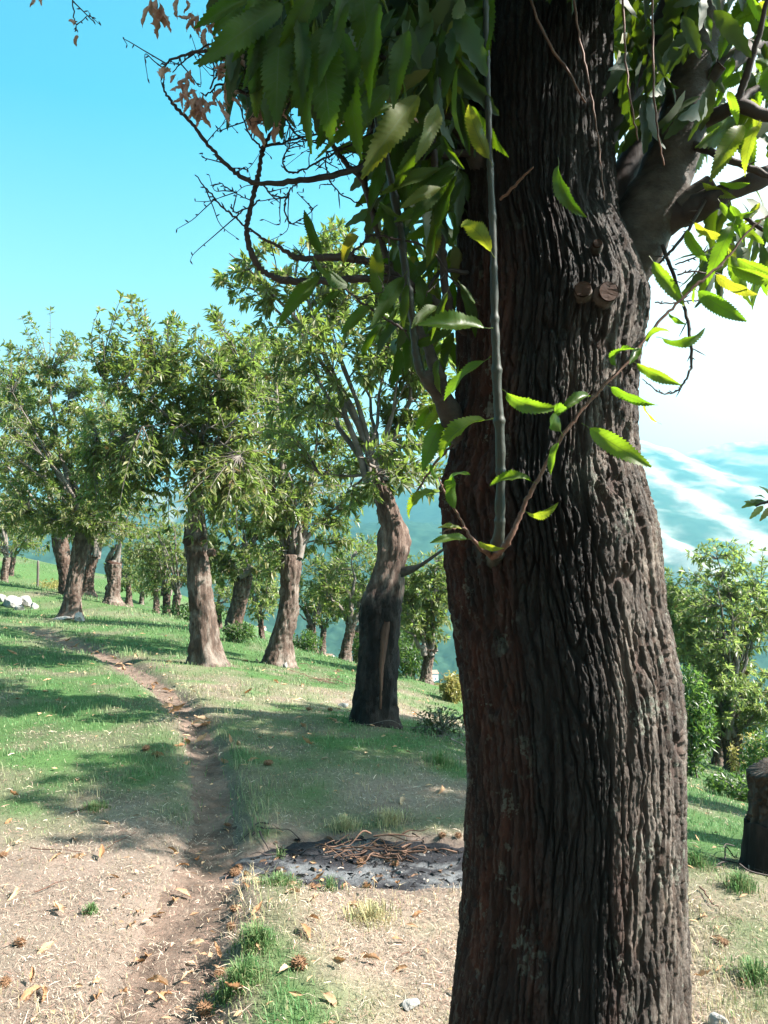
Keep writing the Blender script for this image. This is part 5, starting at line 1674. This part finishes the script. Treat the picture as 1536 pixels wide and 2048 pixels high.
GS = 'white stones of the collapsed bank'
stone('largest white boulder in the pile on the left bank', 22, 1222, 20, 48, 30, 81, GS)
stone('white boulder next to the largest one in the left bank pile', 50, 1222, 20.3, 34, 24, 82, GS)
stone('small white stone at the right end of the left bank pile', 68, 1230, 20, 18, 14, 83, GS)
stone('topmost white stone of the left bank pile, at the picture edge', 4, 1206, 20.5, 26, 18, 84, GS)
stone('low white stone below the largest boulder of the bank', 40, 1232, 19.6, 22, 12, 85, GS)
stone('white block of stone at the right foot of the leaning bank tree', 158, 1252, 17.4, 28, 20, 86)
stone('flat grey stone slab in front of the leaning bank tree', 125, 1250, 17.5, 40, 8, 87)
stone('small white stone at the foot of the bowed grey trunk', 571, 1344, 12.2, 12, 12, 88)
stone('flat white stone on the sunny dry grass left of the charred trunk', 686, 1396, 9.0, 24, 10, 89)
stone('white chalky stone in the dry grass at the lower right corner', 1438, 2020, 2.78, 44, 34, 90)
stone('pale stone in the dry grass left of the near trunk foot', 822, 1988, 2.86, 40, 18, 91)

# ------------------------------------------------------------------ ground cover
def scatter(n, x0, x1, y0, y1, dens_pow, r):
    """points in the visible wedge, denser towards the camera"""
    u = r.random(n)
    y = y0 * (y1 / y0) ** (u ** dens_pow)
    hw = y * .56 + .5
    x = r.uniform(-1, 1, n) * hw
    k = (x > x0) & (x < x1)
    return x[k], y[k]


def grass():
    r = np.random.default_rng(101)
    x, y = scatter(210000, -28, 14, 2.3, 42, 1.0, r)
    g, so, n2 = zones(x, y)
    ar = ash_r(x, y)
    d, s, hw = path_d(x, y)
    bank_ = np.exp(-((d / hw - 1.4) / .55) ** 2) * (s > 0)
    p = (0.27 + .73 * np.maximum(g, .8 * bank_)) * (1 - .93 * so) * (ar > 1.0)
    p = p * (0.45 + .55 * sstep(-.5, .3, fbm(x * 3.1, y * 3.1, 6.6, 2)))
    k = r.random(len(x)) < p
    x, y, g, s, d, hw = x[k], y[k], g[k], s[k], d[k], hw[k]
    n = len(x)
    z = ground_z(x, y) - .004
    sz = np.clip(y / 7.0, .75, 3.2)
    tuft = .6 + .8 * sstep(-.2, .6, fbm(x * 1.7, y * 1.7, 2.6, 2))
    edge = 1 + .7 * np.exp(-((d - hw * 1.8) / .15) ** 2) * (s > 0)
    h = r.uniform(.022, .060, n) * np.sqrt(sz) * tuft * edge
    wv = r.uniform(.0016, .0034, n) * sz
    a = r.uniform(0, 2 * math.pi, n)
    lean = r.uniform(.15, 1.1, n)
    dx, dy = np.cos(a), np.sin(a)
    b = np.stack([x, y, z], 1)
    dir_ = np.stack([dx, dy, np.zeros(n)], 1)
    sd_ = np.stack([-dy, dx, np.zeros(n)], 1)
    up = np.array([0, 0, 1.0])
    m = b + up * (h * .6)[:, None] + dir_ * (h * lean * .35)[:, None]
    t = b + up * (h * (1.05 - .3 * lean))[:, None] + dir_ * (h * lean)[:, None]
    w2 = wv[:, None]
    V = np.stack([b - sd_ * w2, b + sd_ * w2, m + sd_ * w2 * .7, m - sd_ * w2 * .7, t], 1).reshape(-1, 3)
    o = np.arange(n) * 5
    Q = np.stack([o, o + 1, o + 2, o + 3], 1)
    T = np.stack([o + 3, o + 2, o + 4], 1)
    mixv = np.clip(r.normal(g * .95, .22), 0, 1)[:, None]
    c = np.array([0.36, 0.29, 0.18]) * (1 - mixv) + np.array([0.070, 0.165, 0.055]) * mixv
    c = c * r.uniform(.7, 1.35, n)[:, None]
    me = mesh_np('grass', V, Q, T, M['grass'], False, cattr=np.repeat(c, 5, 0))
    link('grass', me, kind='stuff', label='short green and drying grass of the orchard lawn', category='grass')


grass()


def straw():
    r = np.random.default_rng(103)
    x, y = scatter(185000, -6, 4, 2.3, 13, 1.25, r)
    g, so, n2 = zones(x, y)
    ar = ash_r(x, y)
    k = (r.random(len(x)) < (1.05 - g) * (1 - .45 * so) * (.35 + .65 * sstep(-.5, .4, fbm(x * 2.3, y * 2.3, 12.6, 3)))) & ((ar > 1.0) | (r.random(len(x)) < .06))
    x, y = x[k], y[k]
    n = len(x)
    z = ground_z(x, y) + r.uniform(-.002, .014, n)
    L = .010 + .05 * r.random(n) ** 3.2
    wv = r.uniform(.0005, .0014, n) * np.clip(y / 4, .8, 2)
    a = r.uniform(0, 2 * math.pi, n)
    el = r.normal(0, .28, n)
    D = np.stack([np.cos(a) * np.cos(el), np.sin(a) * np.cos(el), np.abs(np.sin(el)) * .8], 1)
    S = np.stack([-np.sin(a), np.cos(a), r.normal(0, .5, n)], 1)
    b = np.stack([x, y, z], 1)
    bend = S * (r.normal(0, .10, n) * L)[:, None]
    m = b + D * (L * .5)[:, None] + bend + [0, 0, .004]
    t = b + D * L[:, None]
    w2 = wv[:, None]
    V = np.stack([b - S * w2, b + S * w2, m + S * w2, m - S * w2, t + S * w2 * .4, t - S * w2 * .4], 1).reshape(-1, 3)
    o = np.arange(n) * 6
    Q = np.concatenate([np.stack([o, o + 1, o + 2, o + 3], 1), np.stack([o + 3, o + 2, o + 4, o + 5], 1)])
    c = np.array([0.37, 0.305, 0.235]) * r.uniform(.25, 1.45, n)[:, None]
    c = np.where((r.random(n) < .3)[:, None], np.array([0.25, 0.15, 0.115]) * r.uniform(.6, 1.2, n)[:, None], c)
    me = mesh_np('straw', V, Q, None, M['straw'], False, cattr=np.repeat(c, 6, 0))
    link('straw', me, kind='stuff', label='dry mown straw lying on the sunlit ground', category='straw')


straw()


def litter():
    """leaf fragments too many to count, one object"""
    r = np.random.default_rng(107)
    x, y = scatter(2600, -9, 5, 2.3, 24, 1.0, r)
    n = len(x)
    d, s, hw = path_d(x, y)
    keep = r.random(n) < (.35 + .65 * np.exp(-(d / (hw * 1.5)) ** 2))
    x, y = x[keep], y[keep]
    n = len(x)
    P = np.stack([x, y, ground_z(x, y) + .014], 1)
    a = r.uniform(0, 6.28, n)
    V, T, rn = leaf_batch(P, np.stack([np.cos(a), np.sin(a), r.uniform(-.1, .35, n)], 1), np.array([0, 0, 1]) + r.normal(size=(n, 3)) * .5, r.uniform(.02, .06, n) * np.clip(y / 5, 1, 2), r.uniform(.008, .022, n) * np.clip(y / 5, 1, 2), r.random(n), r.uniform(-.2, .3, n))
    c = np.array([0.42, 0.25, 0.14]) * (.5 + rn[:, None])
    link('leaf_litter', mesh_np('leaf_litter', V, None, T, M['straw'], False, cattr=c), kind='stuff', label='brown leaf crumbs scattered over grass and path', category='leaf litter')


litter()


def fallen():
    r = np.random.default_rng(109)
    seen = {}
    MARKS = [(n_, *gpt(a_, b_)[:2]) for n_, a_, b_ in (('the lone tuft', 182, 1838), ('the lush tuft', 480, 2010), ('the ash', 745, 1720), ('the charred trunk', 752, 1450), ('the sunlit tree', 415, 1330),
             ('the bowed trunk', 560, 1330), ('the near trunk', 900, 1990), ('the left bank stones', 40, 1225), ('the white block', 158, 1250), ('the pale tuft', 190, 1622), ('the path bend', 420, 1490), ('the tan burr', 1268, 1900),
             ('the bottom burrs', 420, 1990), ('the chalky stone', 1438, 2020), ('the open burr', 598, 1972), ('the orange burr', 6, 1722), ('the shaded burr', 455, 1642), ('the flat white stone', 686, 1390), ('the straw tuft', 740, 1850))]
    spots = [(100, 1836), (130, 1845), (275, 1832), (190, 2010), (555, 1990), (720, 1800), (330, 1700), (395, 1450), (410, 1447), (425, 1446), (290, 1360), (305, 1368), (320, 1378), (250, 1335), (215, 1312), (190, 1302), (350, 1408), (365, 1418), (480, 1730), (500, 1752), (130, 1725), (620, 1760),
             (700, 1768), (640, 1870), (600, 1880), (660, 1960), (780, 1900), (720, 1950), (260, 1860), (60, 1985), (240, 1985), (310, 2010), (150, 1690), (200, 1730), (330, 1330), (440, 1330), (330, 1275), (480, 1500), (520, 1530), (600, 1450), (650, 1440), (630, 1500), (850, 1840), (1400, 1850), (1450, 1900), (1380, 1960), (1500, 1980), (820, 1960), (570, 1830)]
    for _ in range(54):
        spots.append((r.uniform(20, 900), 1290 + 740 * r.random() ** 1.4))
    for i in range(26):
        k = int(r.integers(8, len(PATH) - 8))
        q = PATH[k] + r.normal(size=2) * .12
        spots.append(tuple(q))
    for i, sp in enumerate(spots):
        if abs(sp[0]) < 12 and sp[1] < 60:
            p = np.array([sp[0], sp[1], 0])
        else:
            p = gpt(*sp)
        x, y = p[0], p[1]
        z = float(ground_z(x, y))
        L = r.uniform(.055, .115) if y < 6 else r.uniform(.12, .18)
        a = r.uniform(0, 6.28)
        nrm = np.array([0, 0, 1.0]) + r.normal(size=3) * .35
        on_ash = float(ash_r(np.array([x]), np.array([y]))[0]) < 1
        dd, ss, hh = path_d(np.array([x]), np.array([y]))
        if on_ash:
            gp, place = 'leaves on the ash', 'on the ash'
        elif dd[0] < hh[0] * 1.3:
            gp, place = 'leaves on the path', 'on the dirt path'
        elif ss[0] < 0:
            gp, place = 'leaves left of the path', 'left of the path'
        elif x > .75:
            gp, place = 'leaves right of the trunk', 'right of the near trunk'
        else:
            gp, place = 'leaves right of the path', 'right of the path'
        nearest = min(MARKS, key=lambda m: (m[1] - x) ** 2 + (m[2] - y) ** 2)
        side = 'in front of' if y < nearest[2] - .12 else ('beyond' if y > nearest[2] + .12 else 'beside')
        kind_ = ['loosely curled', 'rolled up', 'hooked', 'twisted narrow'][i % 4]
        size = 'large' if L > .115 else ('small' if L < .08 else 'medium')
        lab = f'{size} {kind_} leaf {place} {side} {nearest[0]}'
        k_ = tuple(lab.split())
        seen.setdefault(lab, 0)
        seen[lab] += 1
        if seen[lab] == 2:
            lab += ', paler one'
        put('fallen_leaf', FALL[i % 4], frame(np.array([math.cos(a), math.sin(a), r.uniform(-.1, .2)]), nrm, L, (x, y, z + .02)), None, label=lab, category='leaf', group=gp)


fallen()


def burrs():
    r = np.random.default_rng(113)
    L = [('rusty chestnut burr at the back rim of the ash, right of its neighbour', 916, 1674), ('rusty chestnut burr at the back rim of the ash beside the trunk, left one', 884, 1672),
         ('brown chestnut burr half under the twig heap on the ash', 722, 1716), ('chestnut burr among the twigs on the right of the ash heap', 790, 1722), ('reddish burr on the front rim of the ash', 734, 1776), ('small burr on the grassy front edge of the ash', 624, 1784),
         ('big open tan burr in the grass near the bottom, right of the path', 598, 1972), ('dark burr on the path in the shade', 455, 1642), ('golden burr on the strawy ground at lower left', 40, 1900), ('orange burr at the left picture edge on strawy ground', 6, 1722),
         ('large brown burr on the path at the bottom of the picture', 408, 2026), ('brown burr on the path edge just above the bottom one', 440, 1960), ('dark red burr on the bare patch left of the path', 292, 1508), ('orange burr on the lawn right of the path', 536, 1538),
         ('tan burr in the grass right of the near trunk', 1268, 1900), ('pale burr in sunny grass at lower right', 1446, 1900), ('burr on the left rim of the ash by the path', 478, 1728), ('burr in leaf clutter left of the ash', 470, 1742),
         ('reddish burr on the lawn in front of the charred trunk, left', 617, 1422), ('brown burr at the front left foot of the charred tree', 660, 1422), ('pale burr on the dark path edge near the green tuft', 468, 1840), ('brown burr at the left edge low on strawy ground', 10, 1985), ('tan burr on the right bank of the path', 462, 1870)]
    for i, (lab, px_, py_) in enumerate(L):
        p = gpt(px_, py_)
        s = r.uniform(.023, .032) if py_ > 1600 else .036
        if 'big' in lab or 'large' in lab:
            s = .037
        z = float(ground_z(p[0], p[1]))
        put('chestnut_burr', BURR[i % 2], Matrix.Translation((p[0], p[1], z + s * .55)) @ Matrix.Rotation(r.uniform(0, 6), 4, 'Z') @ Matrix.Rotation(r.uniform(-.4, .4), 4, 'X') @ Matrix.Diagonal((s * r.uniform(.8, 1.2), s * r.uniform(.8, 1.15), s * r.uniform(.6, 1.05), 1)), None, label=lab, category='chestnut burr', group='chestnut burrs on the ground')


burrs()


def heap(label, px_, py_, rx, ry, n, seed, L=.3, mat='twig', h=.05):
    r = np.random.default_rng(seed)
    p = gpt(px_, py_)
    p[2] = float(ground_z(p[0], p[1]))
    rt = root('twig_heap', p, label, 'twigs')
    for i in range(n):
        a = r.uniform(0, 6.28)
        c = np.array([r.normal() * rx, r.normal() * ry, abs(r.normal()) * h * .6 + .012])
        d = np.array([math.cos(a), math.sin(a) * .7, r.normal() * .14])
        l = L * r.uniform(.35, 1)
        k = r.normal(size=3) * l * .08
        P = np.array([c - d * l / 2, c - d * l * .15 + k, c + d * l * .2 - k * .4, c + d * l / 2])
        for q in P:
            gz_ = float(ground_z(p[0] + q[0], p[1] + q[1])) - p[2]
            q[2] = max(q[2] + gz_, gz_ + .006)
        s = spline(P, 4)
        V, Q, T = tubes(s[None], np.linspace(r.uniform(.003, .006), .0015, len(s))[None], 5, (0, 0, 1))
        link('twig', mesh_np('twig', V, Q, T, M[mat], True), rt)


heap('heap of brown twigs and brush on the back of the ash patch', 775, 1700, .16, .06, 46, 121, .32, 'brush', .07)
heap('charred sticks scattered on the left end of the ash', 560, 1690, .18, .10, 10, 122, .22, 'branch', .02)
heap('small heap of roots and twigs on the lawn before the charred trunk', 650, 1366, .2, .1, 16, 123, .5, 'twig', .14)
heap('dead sticks lying in the shade right of the charred trunk', 880, 1470, .3, .2, 16, 124, .7, 'orch_branch', .10)
heap('dark brush around the foot of the stump on the right', 1500, 1735, .14, .1, 14, 125, .3, 'branch', .05)


def sticks():
    r = np.random.default_rng(131)
    for lab, a, b, rr in [('thin pale stick on the strawy ground left of the path, upper one', (140, 1635), (205, 1610), .003), ('straight pale stick on the strawy ground at lower left', (60, 1800), (150, 1775), .003),
                          ('bent straw coloured stick near the ash edge', (210, 1708), (270, 1682), .003), ('long pale stick across the bare ground left of the path', (60, 1716), (165, 1722), .003),
                          ('dry stem in the straw left of the near trunk', (800, 1930), (850, 1900), .002), ('dark stick in the grass right of the near trunk', (1400, 1795), (1440, 1840), .004)]:
        p, q = gpt(*a), gpt(*b)
        t = np.linspace(0, 1, 7)[:, None]
        P = p * (1 - t) + q * t
        P[:, :2] += r.normal(size=(7, 2)) * .006
        P[:, 2] = ground_z(P[:, 0], P[:, 1]) + .014
        V, Q, T = tubes(P[None], np.linspace(rr, rr * .5, 7)[None], 5, (0, 0, 1))
        o = link('stick', mesh_np('stick', V - P[3], Q, T, M['scar'], True), None, label=lab, category='stick')
        o.location = P[3].tolist()


sticks()


def tuft(label, px_, py_, wid, h, n, seed, green=.9):
    r = np.random.default_rng(seed)
    p = gpt(px_, py_)
    p[2] = float(ground_z(p[0], p[1]))
    a = r.uniform(0, 6.28, n)
    rad = wid * np.abs(r.normal(size=n)) * .62
    b = np.stack([np.cos(a) * rad, np.sin(a) * rad, np.zeros(n)], 1)
    b[:, 2] = ground_z(p[0] + b[:, 0], p[1] + b[:, 1]) - p[2] - .004
    a2 = a + r.normal(size=n) * 1.0
    D = np.stack([np.cos(a2), np.sin(a2), np.zeros(n)], 1)
    S = np.stack([-np.sin(a2), np.cos(a2), np.zeros(n)], 1)
    hh = (h * r.uniform(.35, 1.15, n) * np.exp(-(rad / wid) ** 2 * .6))[:, None]
    le = r.uniform(.1, .9, n)[:, None]
    up = np.array([0, 0, 1.0])
    w2 = r.uniform(.0012, .0026, n)[:, None]
    m1, m2, t = b + up * hh * .45 + D * hh * le * .12, b + up * hh * .8 + D * hh * le * .4, b + up * hh * (1.05 - .35 * le) + D * hh * le * .85
    V = np.stack([b - S * w2, b + S * w2, m1 + S * w2, m1 - S * w2, m2 + S * w2 * .7, m2 - S * w2 * .7, t], 1).reshape(-1, 3)
    o = np.arange(n) * 7
    Q = np.concatenate([np.stack([o, o + 1, o + 2, o + 3], 1), np.stack([o + 3, o + 2, o + 4, o + 5], 1)])
    T = np.stack([o + 5, o + 4, o + 6], 1)
    g = np.clip(r.normal(green, .18, n), 0, 1)[:, None]
    c = (np.array([0.42, 0.36, 0.2]) * (1 - g) + np.array([0.065, 0.15, 0.045]) * g) * r.uniform(.7, 1.3, n)[:, None]
    ob = link('grass_tuft', mesh_np('grass_tuft', V, Q, T, M['grass'], False, cattr=np.repeat(c, 7, 0)), None, label=label, category='grass tuft', kind='stuff')
    ob.location = p.tolist()


tuft('small bright green grass tuft alone on the strawy ground', 182, 1838, .035, .05, 160, 141)
tuft('lush green grass tuft right of the path at the bottom', 480, 2010, .10, .10, 700, 142)
tuft('green grass tuft on the right bank of the path', 512, 1930, .08, .09, 450, 143)
tuft('green tuft at the front left rim of the ash', 560, 1790, .12, .06, 420, 144)
tuft('thin green grass sprig standing on the ash left end', 560, 1706, .03, .10, 40, 145)
tuft('pale bluish grass tuft left of the path in sun', 190, 1622, .10, .06, 350, 146, .8)
tuft('yellow green grass tuft by the near trunk, right side', 1395, 1740, .12, .10, 420, 147)
tuft('green tuft in the sunny grass at the right edge', 1510, 1960, .10, .08, 420, 148)
tuft('straw coloured grass tuft between path and near trunk', 740, 1850, .14, .07, 500, 149, .15)
tuft('dry pale tuft behind the ash patch', 690, 1655, .12, .08, 320, 150, .15)
tuft('dry brown tuft behind the twig heap', 780, 1645, .14, .09, 320, 151, .1)
tuft('green grass tuft on front rim of the ash, centre', 660, 1790, .05, .09, 90, 152, .9)
tuft('tall green blades on shaded lawn near the trunk', 880, 1535, .16, .12, 260, 153, .95)
tuft('green tuft low in the grass right of the near trunk', 1480, 1790, .10, .09, 360, 154, .9)


# ------------------------------------------------------------------ houses far below in the valley
def house(px_, Yd, wv, dv, hv, rot, i):
    x = (px_ - 768) / FPX * Yd
    k = np.argmin((HX - x) ** 2 + (HY - Yd) ** 2)
    z = float(HZ.ravel()[k])
    rt = root('house', (x, Yd, z - .5), 'small white house with tiled roof far down in the valley', 'house', 'far valley houses')
    rt.rotation_euler.z = rot
    a, b = wv / 2, dv / 2
    V = np.array([(-a, -b, -3), (a, -b, -3), (a, b, -3), (-a, b, -3), (-a, -b, hv), (a, -b, hv), (a, b, hv), (-a, b, hv), (-a, 0, hv + 1.9), (a, 0, hv + 1.9)])
    link('wall', mesh_np('wall', V, [(0, 1, 5, 4), (2, 3, 7, 6)], [], M['wall'], False) if False else mesh_np('wall', V, [(0, 1, 5, 4), (1, 2, 6, 5), (2, 3, 7, 6), (3, 0, 4, 7)], [(5, 6, 9), (7, 4, 8)], M['wall'], False), rt)
    e = .6
    W = np.array([(-a - e, -b - e, hv - .3), (a + e, -b - e, hv - .3), (a + e, 0, hv + 2.1), (-a - e, 0, hv + 2.1), (-a - e, b + e, hv - .3), (a + e, b + e, hv - .3)])
    W2 = W + np.array([0, 0, .25])
    link('roof', mesh_np('roof', np.concatenate([W, W2]), [(0, 1, 2, 3), (3, 2, 5, 4), (6, 9, 8, 7), (9, 10, 11, 8), (0, 6, 7, 1), (4, 5, 11, 10)], None, M['tile'], False), rt)
    for sx in (-.5, .5):
        Vw = np.array([(sx * a - .6, -b - .03, 1.2), (sx * a + .6, -b - .03, 1.2), (sx * a + .6, -b - .03, 2.8), (sx * a - .6, -b - .03, 2.8), (sx * a - .6, -b + .05, 1.2), (sx * a + .6, -b + .05, 1.2), (sx * a + .6, -b + .05, 2.8), (sx * a - .6, -b + .05, 2.8)])
        link('window', mesh_np('window', Vw, [(0, 1, 2, 3), (0, 4, 5, 1), (3, 2, 6, 7), (0, 3, 7, 4), (1, 5, 6, 2)], None, M['glass'], False), rt)


for i, (px_, Yd) in enumerate([(676, 700), (690, 720), (706, 690), (640, 760), (655, 740), (875, 640), (890, 660), (905, 625), (1340, 700), (520, 800), (862, 690), (720, 730)]):
    house(px_, Yd, 9 + (i * 37 % 5), 7 + (i * 53 % 3), 5.5 + (i % 3), .4 * (i % 4) - .5, i)

# ------------------------------------------------------------------ haze
hz = NT('haze_air')
vol = hz.n('VolumePrincipled', {'Color': (0.25, 0.80, 1.0, 1), 'Density': 0.00031, 'Anisotropy': 0.55})
ho = hz.n('OutputMaterial')
hz.t.links.new(vol.outputs[0], ho.inputs['Volume'])
a = 4500
V = np.array([(-a, -a, -140), (a, -a, -140), (a, a, -140), (-a, a, -140), (-a, -a, 380), (a, -a, 380), (a, a, 380), (-a, a, 380)])
me = mesh_np('haze', V, [(0, 3, 2, 1), (4, 5, 6, 7), (0, 1, 5, 4), (1, 2, 6, 5), (2, 3, 7, 6), (3, 0, 4, 7)], None, hz.m, False)
link('haze', me, kind='stuff', label='thin blue haze filling the valley air', category='haze')
